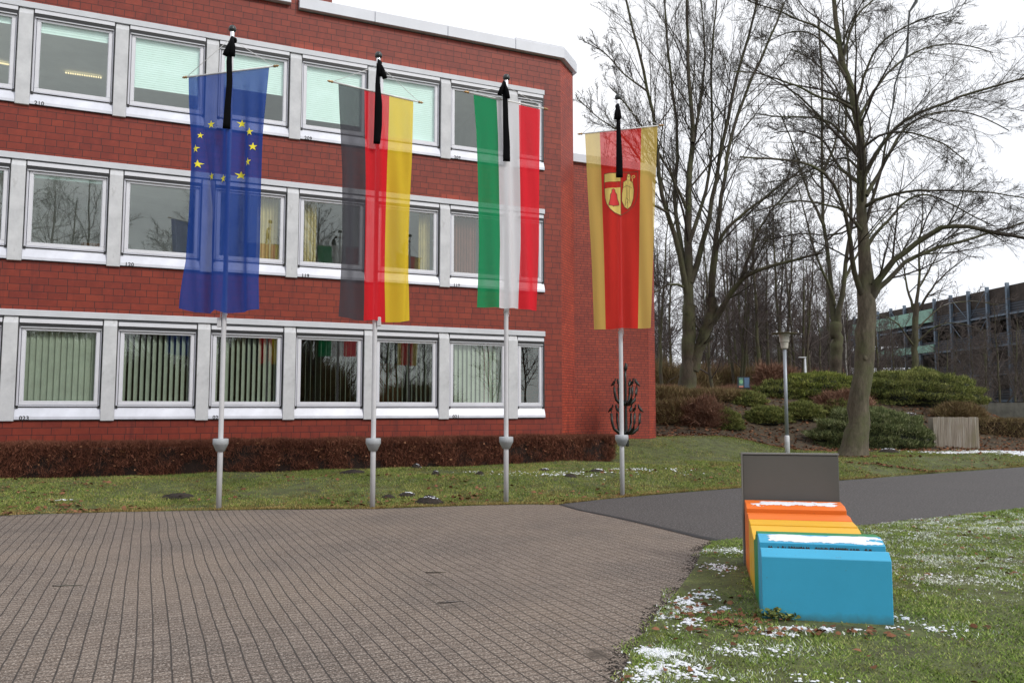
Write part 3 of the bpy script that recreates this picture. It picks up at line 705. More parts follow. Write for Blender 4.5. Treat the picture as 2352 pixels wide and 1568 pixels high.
def text_mesh(s, size):
    cu = bpy.data.curves.new('txt', 'FONT'); cu.body = s; cu.size = size; cu.extrude = .0008; cu.offset = .0028; cu.space_character = 1.1
    o = bpy.data.objects.new('txt', cu); COL.objects.link(o)
    dg = bpy.context.evaluated_depsgraph_get(); me = bpy.data.meshes.new_from_object(o.evaluated_get(dg))
    bpy.data.objects.remove(o); me.materials.clear(); return me
NUM = {(2, 2): '210', (2, 4): '209', (2, 6): '208', (1, 3): '120', (1, 4): '119', (1, 6): '118', (0, 2): '023', (0, 3): None, (0, 6): '021'}
NUM = {(2, 1): '210', (2, 4): '209', (2, 6): '208', (1, 2): '120', (1, 4): '119', (1, 6): '118', (0, 1): '023', (0, 3): '022', (0, 6): '021'}
BL = {(2, 1): .17, (2, 2): .74, (2, 3): .55, (2, 4): .86, (2, 5): 1.0, (2, 0): .12, (1, 1): .08, (1, 0): .06}
LAM = {(0, 0): (.35, 66), (0, 1): (.125, 68), (0, 2): (.10, 38), (0, 3): (.10, 40), (0, 4): (.085, 8), (0, 5): (.085, 3), (0, 6): (.125, 66)}
M['curtain_y'] = simple('ochre curtain', (.50, .40, .16), .9); M['curtain_r'] = simple('dark red curtain', (.22, .07, .045), .9)
CUR = {(1, 3): (1.0, 1.5, 'curtain_y'), (1, 4): (.15, .5, 'curtain_y'), (1, 6): (.15, .85, 'curtain_r'), (1, 5): (1.2, 1.5, 'curtain_y')}
for i in range(3):
    for j in range(8):
        a = PIL[j] + PW; b = (PIL[j+1] - PW) if j < 7 else END
        wd = b - a; dct = get_wm(wd)
        if abs(round(wd, 2) - wd) > 0: a += (wd - round(wd, 2)) / 2
        W_ = link('window', dct['window'], M['alu'], bld, (a, 0, SB[i]))
        link('sash', dct['sash'], M['alu2'], W_); link('pane', dct['pane'], M['glass'], W_)
        link('shutter_box', dct['shutter_box'], [M['alu2'], M['slot'], M['slotgrey']], W_); link('sill', dct['sill'], [M['sill'], M['slot']], W_)
        wd = round(wd, 2)
        if (i, j) in NUM and NUM[(i, j)]:
            t_ = link('number', text_mesh(NUM[(i, j)], .115), M['ink'], W_, (.10, -.049, -.006)); t_.rotation_euler = (R(90), 0, 0)
        if (i, j) in BL:
            m = MB(); top = 1.95; hgt_ = 1.62 * BL[(i, j)]; nsl = max(2, int(hgt_ / .05))
            for q in range(nsl):
                z_ = top - q * hgt_ / nsl
                m.prism([(.138, z_), (.132, z_ - hgt_ / nsl * .99), (.135, z_ - hgt_ / nsl * .99), (.141, z_)], 'x', .10, wd - .10)
            m.build('blind', M['blind'], W_)
        if (i, j) in CUR:
            x0_, x1_, cm_ = CUR[(i, j)]; m = MB(); nn_ = int((x1_ - x0_) / .012)
            top_ = [(x0_ + (x1_ - x0_) * q / nn_, .30 + .022 * math.sin(q * .95) + .008 * math.sin(q * 2.3)) for q in range(nn_ + 1)]
            m.prism(top_ + [(p[0], p[1] + .004) for p in top_[::-1]], 'z', .32, 1.98); m.build('curtain', M[cm_], W_)
        if (i, j) in LAM:
            ww, an = LAM[(i, j)]; m = MB(); nl = int((wd - .2) / .118)
            for q in range(nl):
                xc = .16 + q * (wd - .32) / (nl - 1); an2 = R(90 - an + random.uniform(-5, 5)); hw = .062 * (1.08 if an > 60 else 1)
                dx, dy = math.sin(R(an) + random.uniform(-.06, .06)) * hw, math.cos(R(an)) * hw
                p = [(xc - dx, .20 - dy), (xc + dx, .20 + dy), (xc + dx + .002, .20 + dy + .003), (xc - dx + .002, .20 - dy + .003)]
                m.prism(p, 'z', .33, 1.98)
            m.build('blind', M['lamella'], W_)
# downpipe marks: thin dark streak kept in brick material

# ------------------------------------------------------------------ clipped hedge
hroot = empty('hedge', (P0[0], P0[1], 0), FANG); tag(hroot, 'long low clipped hedge of bare reddish brown twigs below the office windows', 'hedge')
def hedge_fill(root, x0, x1, yf, yb, zb, zt, n, mat, core, ln=(.08, .2), wdt=.0028, name='twigs', wav=.04):
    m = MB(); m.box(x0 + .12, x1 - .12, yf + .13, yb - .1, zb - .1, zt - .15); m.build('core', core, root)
    u = rng.uniform(x0, x1, n); face = rng.random(n)
    yv = np.where(face < .5, yf + np.abs(rng.normal(size=n)) * .09, rng.uniform(yf, yb, n)); zv = np.where(face < .5, rng.uniform(zb, zt, n), zt - np.abs(rng.normal(size=n)) * .07)
    end = face > .965; u = np.where(end, x1 - np.abs(rng.normal(size=n)) * .09, u); zv = np.where(end, rng.uniform(zb, zt, n), zv); yv = np.where(end, rng.uniform(yf, yb, n), yv)
    wv = np.array([mnoise.noise(Vector((a_ * 1.1, 3, 1))) + .5 * mnoise.noise(Vector((a_ * 4.1, 3, 1))) for a_ in u]); zv = zv + wv * wav * (zv - zb) / (zt - zb); yv = yv - wv * wav * .8
    fz = (zv - zb) / (zt - zb); yv = yv + (1 - fz) * .04
    d = rng.normal(size=(n, 3)); d[:, 2] = np.abs(d[:, 2]) * 1.2 + .3; d[:, 1] -= .5; d /= np.linalg.norm(d, axis=1)[:, None]
    L = rng.uniform(*ln, n); B = np.stack([u, yv, zv], 1) - d * (L * .6)[:, None]
    T = B + d * L[:, None]; s = np.cross(d, rng.normal(size=(n, 3))); s /= np.linalg.norm(s, axis=1)[:, None]; s *= (wdt * rng.uniform(.7, 1.6, n))[:, None]
    kp = np.array([mnoise.noise(Vector((a_ * 2.2, b_ * 2.2, c_ * 3.0))) + .7 * mnoise.noise(Vector((a_ * 7, b_ * 7, c_ * 9))) for a_, b_, c_ in B]) + rng.random(n) * .7 + fz * .5 > .42
    B, T, s = B[kp], T[kp], s[kp]; n = len(B)
    link(name, np_mesh(name, np.stack([B - s, B + s, T], 1).reshape(-1, 3), np.arange(3 * n).reshape(-1, 3)), mat, root)
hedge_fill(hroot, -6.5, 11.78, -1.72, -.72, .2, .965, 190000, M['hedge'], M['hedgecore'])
n = 420; u = rng.uniform(-6, 11.7, n); lv = leaves('leaves', np.stack([u, -1.74 - rng.random(n) * .03, rng.uniform(.3, .92, n)], 1), rng.uniform(.025, .07, n), M['leaf'], parent=hroot, tilt=1.2)
lv['kind'] = 'stuff'

# ------------------------------------------------------------------ flagpoles, banners, ribbons
POLES = [((502, 1170), 8.03), ((855, 1167), 7.65), ((1162, 1155), 7.57), ((1429, 1140), 7.62)]
plab = ['pale grey flagpole carrying the blue banner with stars', 'pale grey flagpole carrying the black red gold banner', 'pale grey flagpole carrying the green white red banner', 'pale grey flagpole carrying the yellow and red banner with a coat of arms']
side = [-1, 1, 0, 0]
PB_ = []
for i, (b, h) in enumerate(POLES):
    g_ = ground(*b); PB_.append(g_); r_ = empty('flagpole', (g_[0], g_[1], 0)); tag(r_, plab[i], 'flagpole', 'flagpoles in front of the office building')
    MB().lathe([(.043, -.1), (.043, .98), (.040, 1.1), (.037, h * .6), (.030, h - .30)], n=20).build('pole', M['pole'], r_)
    zc = .94
    MB().lathe([(.048, zc - .015), (.066, zc - .01), (.118, zc + .10), (.122, zc + .105), (.122, zc + .185), (.112, zc + .192), (.04, zc + .192)], n=28).build('collar', M['collar'], r_)
    MB().lathe([(.033, h - .30), (.036, h - .29), (.036, h - .10), (.03, h - .09)], n=18).build('clamp', M['chrome'], r_)
    MB().lathe([(.05, h - .10), (.062, h - .085), (.06, h - .04), (.04, h - .008), (.01, h)], n=18).build('cap', M['cap'], r_)
    if side[i]:
        zb_ = {0: 3.05, 1: 3.08}[i]
        m = MB(); s_ = side[i]; m.box(*(sorted((s_ * .04, s_ * .10))), -.05, .03, zb_ - .11, zb_ + .04); m.build('cleat_box', M['pole'], r_, bevel=.006)
    zk = {0: 3.25, 1: 3.28, 2: 3.45, 3: 3.2}[i]
    m = MB(); pts = []
    for q in range(40):
        t = q / 39; pts.append((.048 * math.cos(t * 19), .048 * math.sin(t * 19), zk - .22 + t * .34))
    m.tube(pts, .006, 5); m.tube([(.05 * (side[i] or 1), -.05, zk - .2), (.03 * (side[i] or 1), -.06, zk - .02), (-.02, -.07, zk + .15)], .006, 5); m.build('halyard', M['rope'], r_)

def interp_line(pts, y): 
    ys = [p[1] for p in pts]; xs = [p[0] for p in pts]; return float(np.interp(y, ys, xs))
FL = [
 dict(mat='eu', ang=-15, zb=7.22, left=[(433, 178), (432, 240), (436, 350), (432, 500), (428, 600), (420, 655), (411, 708)], right=[(618, 156), (612, 250), (605, 350), (600, 430), (596, 560), (592, 640), (592, 710)],
      bot=[(0, 708), (.2, 717), (.45, 719), (.52, 713), (.6, 719), (.85, 716), (1, 709)], name='blue banner with a ring of yellow stars hanging from the first flagpole', ends=((429, 178), (630, 153))),
 dict(mat='de', ang=33, zb=6.97, left=[(777, 193), (781, 300), (784, 400), (783, 560), (779, 680), (776, 730)], right=[(949, 233), (945, 330), (941, 440), (937, 560), (936, 640), (940, 738)],
      bot=[(0, 727), (.15, 731), (.33, 737), (.5, 734), (.63, 739), (.85, 740), (1, 736)], name='banner in black, red and gold hanging from the second flagpole', ends=((763, 189), (961, 235))),
 dict(mat='nrw', ang=31, zb=7.12, left=[(1087, 218), (1093, 300), (1097, 400), (1100, 560), (1095, 707)], right=[(1240, 252), (1239, 400), (1238, 560), (1235, 713)],
      bot=[(0, 706), (.27, 706), (.45, 709), (.6, 707), (.75, 711), (1, 713)], name='banner in green, white and red hanging from the third flagpole', ends=((1075, 213), (1249, 250))),
 dict(mat='town', ang=-13, zb=6.95, left=[(1343, 306), (1350, 450), (1358, 600), (1364, 757)], right=[(1510, 290), (1504, 450), (1499, 600), (1494, 753)],
      bot=[(0, 757), (.3, 756), (.5, 753), (.7, 755), (1, 753)], name='yellow and red banner with a bell and bishop emblem on the fourth flagpole', ends=((1336, 308), (1514, 289))),
]
def make_flag(i, spec):
    base = PB_[i]; a_ = R(spec['ang']); d = np.array([math.cos(a_), math.sin(a_), 0]); nf = np.array([math.sin(a_), -math.cos(a_), 0])   # nf towards the camera
    O = base + nf * .10
    def on_plane(x, y):
        r_ = ray(x, y); C0 = np.array([0, 0, EYE]); t = ((O - C0) @ nf) / (r_ @ nf); P = C0 + r_ * t
        return float((P - O) @ d), float(P[2])
    root = empty('banner', (O[0], O[1], 0), a_); tag(root, spec['name'], 'flag', 'banners with mourning ribbons')
    # local frame: x along the bar, -y towards the camera
    la = [on_plane(*p) for p in spec['left']]; ra = [on_plane(*p) for p in spec['right']]
    def edge(pts, t):
        n_ = len(pts) - 1; ts = np.array([(pts[0][1] - q[1]) / (pts[0][1] - pts[-1][1]) for q in pts]); return float(np.interp(t, ts, [q[0] for q in pts])), pts[0][1] + (pts[-1][1] - pts[0][1]) * t
    seed = i * 7.3
    zt_, zb_ = la[0][1], la[-1][1]
    amp = [.080, .064, .056, .046][i]
    def disp(x, z):
        t = (zt_ - z) / (zt_ - zb_); t = min(max(t, 0), 1.05); e = min(1, t * 3.5)
        u = x / .65
        v = amp * e * (math.sin(u * 7 + t * 2.2 + seed) * .5 + math.sin(u * 13 - t * 3.0 + seed * 2) * .35 + .45 * mnoise.noise(Vector((u * 3.2, t * 1.5, seed))) * 2)
        v += .035 * math.exp(-(u / .10) ** 2) * e                        # tent over the pole
        if i == 0:
            v += -.05 * math.exp(-((u + .78 - t * .55) / .06) ** 2) * sm(np.array(t * 3)) * (1 - t * .4) - .03 * math.exp(-((u + .92 - t * .75) / .05) ** 2) * (1 - t * .5)
            v += .06 * math.exp(-((u + .35 - .32 * (t - .6)) / .07) ** 2) * max(0, t - .45) * 1.6
        if i == 1: v += -.02 * math.exp(-((u - .95 + t * .22) / .05) ** 2) * t * (1.2 - t) * 3
        return float(v)
    NU, NV = 96, 150
    V_, UV = [], []
    bx = [q[0] for q in spec['bot']]
    bz = []
    for (u, y) in spec['bot']:
        xpx = spec['left'][-1][0] * (1 - u) + spec['right'][-1][0] * u; bz.append(on_plane(xpx, y)[1])
    for jv in range(NV + 1):
        t = jv / NV; lx_, lz = edge(la, t); rx_, rz_ = edge(ra, t)
        for ju in range(NU + 1):
            u = ju / NU; x = lx_ * (1 - u) + rx_ * u; z = lz * (1 - u) + rz_ * u
            zb0 = la[-1][1] * (1 - u) + ra[-1][1] * u; z += (float(np.interp(u, bx, bz)) - zb0) * max(0, (t - .8) / .2) ** 2
            V_.append((x, -disp(x, z), z)); UV.append((u, t))
    idx = np.arange((NU + 1) * (NV + 1)).reshape(NV + 1, NU + 1)
    F = np.stack([idx[:-1, :-1], idx[1:, :-1], idx[1:, 1:], idx[:-1, 1:]], -1).reshape(-1, 4)
    me = np_mesh('cloth', V_, F, True)
    uvl = me.uv_layers.new(name='UVMap'); li = np.zeros(len(me.loops), dtype=np.int32); me.loops.foreach_get('vertex_index', li)
    uvl.data.foreach_set('uv', np.array(UV, dtype=np.float32)[li].ravel())
    link('cloth', me, M[spec['mat']], root)
    # bar, finials and cords
    e0 = on_plane(*spec['ends'][0]); e1 = on_plane(*spec['ends'][1])
    m = MB(); m.tube([(e0[0], -.005, e0[1]), (e1[0], -.005, e1[1])], .014 if i != 3 else .011, 8); m.build('crossbar', M['bar'], root)
    for (p, s_) in ((e0, -1), (e1, 1)):
        m = MB(); m.tube([(p[0] - s_ * .01, -.005, p[1]), (p[0] + s_ * .015, -.005, p[1]), (p[0] + s_ * .03, -.005, p[1]), (p[0] + s_ * .05, -.005, p[1]), (p[0] + s_ * .09, -.005, p[1])], [.018, .024, .014, .022, .004], 10)
        m.build('finial', M['brass'], root)
    hp = POLES[i][1] - .25
    for p in (e0, e1):
        m = MB(); m.tube([(p[0] * .97, -.01, p[1] + .015), (0, .05, hp)], .0045, 5); m.build('cord', M['rope'], root)
    def decal(name, pts, off, mat, lw=None):
        """flat shape sewn on the cloth: pts in (x, z) of the cloth plane; lw -> an outline instead of a filled shape"""
        bm = bmesh.new()
        if lw is None:
            vs = [bm.verts.new((p[0], 0, p[1])) for p in pts]; f = bm.faces.new(vs); f.normal_update()
            bmesh.ops.triangulate(bm, faces=[f])
            x_a = min(p[0] for p in pts); x_b = max(p[0] for p in pts); z_a = min(p[1] for p in pts); z_b = max(p[1] for p in pts)
            for xx_ in np.arange(x_a, x_b, .018)[1:]: bmesh.ops.bisect_plane(bm, geom=bm.verts[:] + bm.edges[:] + bm.faces[:], plane_co=(float(xx_), 0, 0), plane_no=(1, 0, 0))
            for zz_ in np.arange(z_a, z_b, .035)[1:]: bmesh.ops.bisect_plane(bm, geom=bm.verts[:] + bm.edges[:] + bm.faces[:], plane_co=(0, 0, float(zz_)), plane_no=(0, 0, 1))
        else:
            closed = lw[1]; n_ = len(pts); P = [np.array(p) for p in pts]
            for q in range(n_ if closed else n_ - 1):
                a, b = P[q], P[(q+1) % n_]; L2 = np.linalg.norm(b - a)
                if L2 < 1e-6: continue
                dd_ = (b - a) / L2; nn_ = np.array([-dd_[1], dd_[0]]) * lw[0] / 2; ns = max(1, int(L2 / .025)); a = a - dd_ * lw[0] * .4; b = b + dd_ * lw[0] * .4
                prev = None
                for t in range(ns + 1):
                    c = a + (b - a) * t / ns; cur = [bm.verts.new((c[0] + nn_[0], 0, c[1] + nn_[1])), bm.verts.new((c[0] - nn_[0], 0, c[1] - nn_[1]))]
                    if prev: bm.faces.new((prev[0], prev[1], cur[1], cur[0]))
                    prev = cur
        for v in bm.verts: v.co.y = -disp(v.co.x, v.co.z) - off - .004
        me = bpy.data.meshes.new(name); bm.to_mesh(me); bm.free(); return link(name, me, mat, root)
    if i == 0:
        for (px, py) in [(486, 287), (552, 283), (463, 313), (574, 304), (455, 345), (582, 338), (460, 380), (571, 373), (483, 404), (548, 401), (516, 412), (519, 277)]:
            cx_, cz_ = on_plane(px, py); R_ = .072 if px != 463 else .055
            pts = [(cx_ + (R_ if q % 2 == 0 else R_ * .40) * math.sin(q * math.pi / 5) * (.8 if px == 463 else 1), cz_ + (R_ if q % 2 == 0 else R_ * .40) * math.cos(q * math.pi / 5)) for q in range(10)]
            decal('star', pts, .006, M['star'])
    if i == 3:
        def e_(cx, cy):   # from an enlarged view of the banner
            return on_plane((1780 + cx / 3.92) * .7347, (350 + cy / 3.92) * .7347)
        decal('shield_field', [e_(*p) for p in [(428, 946), (625, 925), (625, 1265), (560, 1235), (500, 1190), (458, 1130), (438, 1060), (430, 1000)]], .005, M['gold'])
        decal('shield_chief', [e_(*p) for p in [(424, 772), (622, 742), (622, 850), (428, 868)]], .005, M['gold'])
        decal('shield_outline', [e_(*p) for p in [(424, 765), (625, 742), (838, 738), (842, 960), (832, 1040), (800, 1130), (720, 1215), (628, 1268), (555, 1235), (498, 1192), (455, 1130), (436, 1060), (428, 960)]], .007, M['line'], (.010, True))
        decal('shield_outline', [e_(*p) for p in [(625, 742), (628, 1268)]], .007, M['line'], (.009, False))
        bell = [(540, 945), (556, 955), (560, 985), (578, 1010), (586, 1070), (606, 1120), (606, 1145), (548, 1152), (540, 1162), (530, 1152), (484, 1146), (486, 1122), (500, 1070), (504, 1015), (520, 990), (520, 955)]
        decal('bell', [e_(*p) for p in bell], .008, M['embred']); decal('bell_outline', [e_(*p) for p in bell], .010, M['line'], (.008, True))
        fig = [(724, 755), (745, 775), (742, 840), (775, 870), (788, 960), (780, 1060), (752, 1150), (712, 1192), (672, 1165), (640, 1090), (642, 1000), (655, 920), (658, 860), (700, 835), (704, 775)]
        decal('bishop_figure', [e_(*p) for p in fig], .006, M['gold']); decal('figure_outline', [e_(*p) for p in fig], .008, M['line'], (.008, True))
        for ln_ in ([(700, 835), (742, 840)], [(690, 880), (700, 1000), (680, 1150)], [(740, 880), (730, 1000), (740, 1120)], [(715, 850), (712, 1180)], [(705, 775), (722, 800), (744, 775)], [(655, 930), (700, 900), (760, 930)], [(690, 1050), (720, 1080), (700, 1120)]):
            decal('figure_outline', [e_(*p) for p in ln_], .009, M['line'], (.006, False))
        decal('crosier', [e_(*p) for p in [(762, 870), (770, 830), (762, 800), (770, 785), (790, 782), (800, 800), (788, 812), (780, 805)]], .008, M['gold'], (.014, False))
    return O, d, nf, on_plane
FO = [make_flag(i, s) for i, s in enumerate(FL)]
rlab = ['black mourning ribbon knotted at the top of the blue banner pole', 'black mourning ribbon hanging over the black red gold banner', 'black mourning ribbon with two loops over the green white red banner', 'black mourning ribbon hanging over the yellow and red banner']
RB = [dict(k=(533, 86), loops=[((526, 108), (517, 129), .062), ((535, 108), (533, 130), .058)], tail=[(530, 100), (526, 140), (527, 190), (523, 240), (520, 296)], w=[.025, .045, .047, .05, .063]),
      dict(k=(869, 139), loops=[((877, 158), (884, 181), .05), ((872, 158), (875, 176), .03)], tail=[(869, 145), (867, 190), (869, 240), (868, 290), (865, 331)], w=[.03, .040, .065, .068, .058]),
      dict(k=(1157, 188), loops=[((1152, 203), (1147, 219), .05), ((1163, 206), (1166, 227), .05)], tail=[(1157, 195), (1160, 230), (1161, 280), (1163, 330), (1163, 371)], w=[.04, .045, .05, .06, .065]),
      dict(k=(1419, 240), loops=[((1416, 256), (1415, 275), .055), ((1421, 256), (1422, 274), .05)], tail=[(1419, 245), (1420, 290), (1421, 330), (1422, 370), (1422, 408)], w=[.035, .038, .05, .06, .065])]
for i, rb in enumerate(RB):
    Yd = PB_[i][1] - .25
    P = lambda q, dy=0: at(q[0], q[1], Yd + dy)
    c = P(rb['k']); root = empty('mourning_ribbon', c); tag(root, rlab[i], 'ribbon', 'black mourning ribbons on the flagpoles')
    m = MB(); pts = [P(q, -.02 * math.sin(k_)) - c for k_, q in enumerate(rb['tail'])]
    # resample the tail
    ts = np.linspace(0, len(pts) - 1, 20); arr = np.array(pts); rs = np.stack([np.interp(ts, range(len(pts)), arr[:, a]) for a in range(3)], 1); ws = np.interp(ts, range(len(pts)), rb['w'])
    m.tube([tuple(p) for p in rs], None, 10, flat=[(w_, .012 + .008 * abs(math.sin(k_))) for k_, w_ in enumerate(ws)], side=(1, .15 * (1 - 2 * (i % 2)), 0)); m.build('tail', M['ribbon'], root)
    for (mid, endp, w_) in rb['loops']:
        m = MB(); a = np.zeros(3); b = P(mid, -.04) - c; e2 = P(endp, -.02) - c
        m.tube([tuple(a + (0, 0, .01)), tuple(a * .4 + b * .6), tuple(b), tuple(b * .4 + e2 * .6), tuple(e2)], None, 10, flat=[(.018, .015), (w_ * .5, .025), (w_ * .72, .035), (w_ * .82, .035), (w_ * .85, .025)], side=(1, 0, 0)); m.build('loop', M['ribbon'], root)
    m = MB(); m.lathe([(.01, -.05), (.035, -.03), (.042, 0), (.035, .03), (.01, .05)], (0, .12, 0), 12); m.tube([(0, .12, .02), (0, .02, .0), (0, 0, -.03)], .022, 8); m.build('knot', M['ribbon'], root)

# ------------------------------------------------------------------ coloured lounger bench
def paint(name, col):
    t = NT(name); f = t.noise(2.5, 6, .7); c = t.mix(t.ramp(f, [(.35, .18), (.65, 0)]), col, tuple(x * .6 for x in col))
    d = t.noise(40, 3, .7); c = t.mix(t.ramp(d, [(.64, 0), (.74, .5)]), c, (.10, .09, .06))
    s = t.n('ShaderNodeSeparateXYZ'); t.l(t.tc.outputs['Object'], s.inputs[0])
    ed = t.ramp(t.math('ADD', s.outputs[2], t.math('MULTIPLY', t.noise(7, 5, .7), .12)), [(.05, .75), (.14, 0)])
    c = t.mix(ed, c, (.07, .10, .05)); t.bump(t.noise(30, 4), .12, .004)
    return t.fin(c, .42)
PC = {'blue': paint('sky blue paint', (.05, .40, .64)), 'green': paint('green paint', (.02, .26, .08)), 'yellow': paint('yellow paint', (.85, .47, .03)), 'orange': paint('orange paint', (.86, .18, .018)), 'grey': paint('grey backrest paint', (.105, .103, .098))}
bang = math.atan2(-BA[0], BA[1])
bench = empty('bench', (BO[0], BO[1], 0), math.atan2(BC[1], BC[0])); tag(bench, 'lounger shaped bench of blue, green, yellow and orange slabs with a tall grey backrest', 'bench')
BW = .932
SL = [('blue', .0, .135, .475, .528, .522), ('blue', .185, .375, .556, .583, .597), ('green', .40, .56, .592, .594, .590), ('green', .60, .86, .56, .50, .47), ('yellow', .90, 1.28, .475, .50, .540), ('yellow', 1.31, 1.545, .548, .556, .562),
      ('orange', 1.57, 1.80, .565, .590, .592), ('orange', 1.86, 2.19, .628, .66, .674)]
for (c, l0, l1, zf, zt_, zk) in SL:
    m = MB(); lc = l0 + min(.10, (l1 - l0) * .6) if c != 'yellow' else l0 + (l1 - l0) * .5
    m.prism([(l0, -.03), (l0, zf), (lc, zt_), (l1, zk), (l1, -.03)], 'x', 0, BW); m.build('slab', PC[c], bench, bevel=.004)
m = MB(); m.prism([(2.24, -.03), (2.27, 1.125), (2.285, 1.135), (2.36, 1.135), (2.38, -.03)], 'x', -.005, BW + .005); m.build('backrest', PC['grey'], bench, bevel=.005)
m = MB(); m.box(-.012, BW + .012, 2.262, 2.372, 1.136, 1.150); m.box(-.018, -.006, 2.25, 2.372, -.02, 1.15); m.build('edge_trim', paint('pale grey trim', (.20, .20, .195)), bench)
m = MB()
for q in range(1, 8): m.box(.05, BW - .05, SL[q-1][2] + .001, SL[q][1] - .001, -.02, min(SL[q-1][3], SL[q][3]) - .07)
m.build('filler', M['earth'], bench)
def snow_sheet(x0, x1, y0, y1, zf, seed, thr, parent):
    nx, ny = 150, 40; V_, ok = [], np.zeros((ny + 1, nx + 1), bool)
    for j in range(ny + 1):
        for i in range(nx + 1):
            x = x0 + (x1 - x0) * i / nx; y = y0 + (y1 - y0) * j / ny
            ex_ = min(i / nx, 1 - i / nx) * 6; ey = min(j / ny, 1 - j / ny) * 3.5; q = mnoise.noise(Vector((x * 7, y * 16, seed))) * .75 + mnoise.noise(Vector((x * 28, y * 40, seed))) * .30 + min(ex_, ey, 1) * 1.25 - thr
            V_.append((x, y, zf(y) + .001 + max(0, min(q, .8)) * .010)); ok[j, i] = q > 0
    F = [];
    for j in range(ny):
        for i in range(nx):
            if ok[j, i] and ok[j+1, i] and ok[j, i+1] and ok[j+1, i+1]:
                a = j * (nx + 1) + i; F.append((a, a + 1, a + nx + 2, a + nx + 1))
    link('snow', np_mesh('snow', V_, np.array(F), True), M['snow'], parent)
snow_sheet(.0, BW, .188, .37, lambda y: .556 + (y - .185) * .27 if y < .285 else .583 + (y - .285) * .156, 1.2, .40, bench)
snow_sheet(.02, BW - .0, 1.89, 2.17, lambda y: .628 + (y - 1.86) * .32 if y < 1.96 else .66 + (y - 1.96) * .061, 4.2, .80, bench)
m = MB()
for q in range(75):
    x = random.gauss(.5, .22); y = random.uniform(.140, .180); r_ = random.uniform(.006, .016)
    if .05 < x < .9: m.lathe([(r_, .49), (r_ * .9, .518), (.002, .534)], (x, y, 0), 5)
m.box(.06, .88, .138, .182, .47, .505); m.build('dirt', M['earth'], bench)
# weeds at the foot of the bench
def weed(px, py, n_, hh, lab):
    c = ground(px, py, .01); B = np.stack([rng.normal(size=n_) * .05, rng.normal(size=n_) * .03, rng.uniform(0, hh * .5, n_)], 1)
    r_ = tag(empty('weed', c), lab, 'plant')
    leaves('foliage', B + np.array([0, 0, hh * .3]), rng.uniform(.02, .05, n_), M['needle'], parent=r_, tilt=1.0)
    m = MB()
    for q in range(7): a = random.uniform(0, 6.28); m.tube([(0, 0, 0), (math.cos(a) * .03, math.sin(a) * .03, hh * .6), (math.cos(a) * .07, math.sin(a) * .05, hh)], [.003, .002, .001], 4)
    m.build('stem', M['needle'], r_)
weed(1772, 1422, 70, .10, 'small dark green weed at the left front corner of the blue bench slab')
weed(1806, 1424, 30, .06, 'low green weed against the front of the blue bench slab, right of the taller one')

# ------------------------------------------------------------------ lamp posts
def lathe_part(name, prof, mat, root, n=24, c=(0, 0, 0), smooth=True): return MB().lathe(prof, c, n, 0, smooth).build(name, mat, root)
g_ = ground(1808, 1046, .28); lz_ = hz(g_[0], g_[1])
lp = empty('street_lamp', (g_[0], g_[1], lz_)); tag(lp, 'grey post lamp with a flat round hood standing behind the coloured bench', 'street lamp')
def topz(y, Y): return float(at(1808, y, Y)[2])
zt0 = topz(802, g_[1]) - lz_
lathe_part('base', [(.072, -.2), (.072, .55), (.055, .58)], M['galv2'], lp)
lathe_part('post', [(.052, .56), (.048, zt0)], M['galv'], lp)
lathe_part('lamp_glass', [(.06, zt0), (.10, zt0 + .03), (.115, zt0 + .2), (.135, zt0 + .21), (.14, zt0 + .37), (.165, zt0 + .38), (.165, zt0 + .44)], M['lampglass'], lp, 28, smooth=False)
hd = lathe_part('hood', [(.16, zt0 + .44), (.36, zt0 + .450), (.365, zt0 + .465), (.2, zt0 + .48), (.02, zt0 + .49)], M['lampdisc'], lp, 32)
g2 = at(1850, 885, 44); l2 = empty('street_lamp', (g2[0], g2[1], hz(g2[0], g2[1]))); tag(l2, 'small far street lamp with a flat arm head among the background trees', 'street lamp')
zt1 = float(at(1850, 822, 44)[2]) - l2.location.z
lathe_part('post', [(.075, -.2), (.055, zt1)], M['galv2'], l2, 12); m = MB(); m.box(-.34, .06, -.08, .08, zt1, zt1 + .06); m.build('lamp_head', M['galv2'], l2, bevel=.02)
# information board
c = at(1708, 905, 35.6); c[2] = hz(c[0], c[1]); ib = empty('information_board', c, .1); tag(ib, 'dark information board with one green and one blue poster in front of the woods', 'sign')
zb_ = float(at(1708, 891, 35.6)[2]) - c[2]; zh = float(at(1708, 866, 35.6)[2]) - c[2]
m = MB(); m.box(-.27, .27, -.03, .03, zb_ - .02, zh + .02); m.build('board', simple('dark board', (.02, .022, .03), .5), ib)
m = MB(); m.box(-.06, .30, .031, .09, -.3, zb_ + .1); m.build('post', simple('dark post', (.02, .022, .03), .5), ib)
m = MB(); m.box(-.235, -.03, -.040, -.031, zb_ + .03, zh - .02); m.build('green_poster', simple('green poster', (.10, .22, .20), .5), ib)
m = MB(); m.lathe([(.085, 0), (.085, .006)], (0, 0, 0), 20); o = m.build('poster_disc', simple('poster disc', (.25, .52, .30), .5), ib, (-.13, -.0405, (zb_ + zh) / 2 + .04)); o.rotation_euler = (R(90), 0, 0)
m = MB(); m.box(.015, .235, -.040, -.031, zb_ + .03, zh - .02); m.build('blue_poster', simple('blue poster', (.10, .18, .30), .5), ib)
m = MB(); m.box(-.235, -.03, -.045, -.041, zb_ + .03, zb_ + .10); m.build('poster_strip', simple('poster strip', (.6, .25, .2), .5), ib)

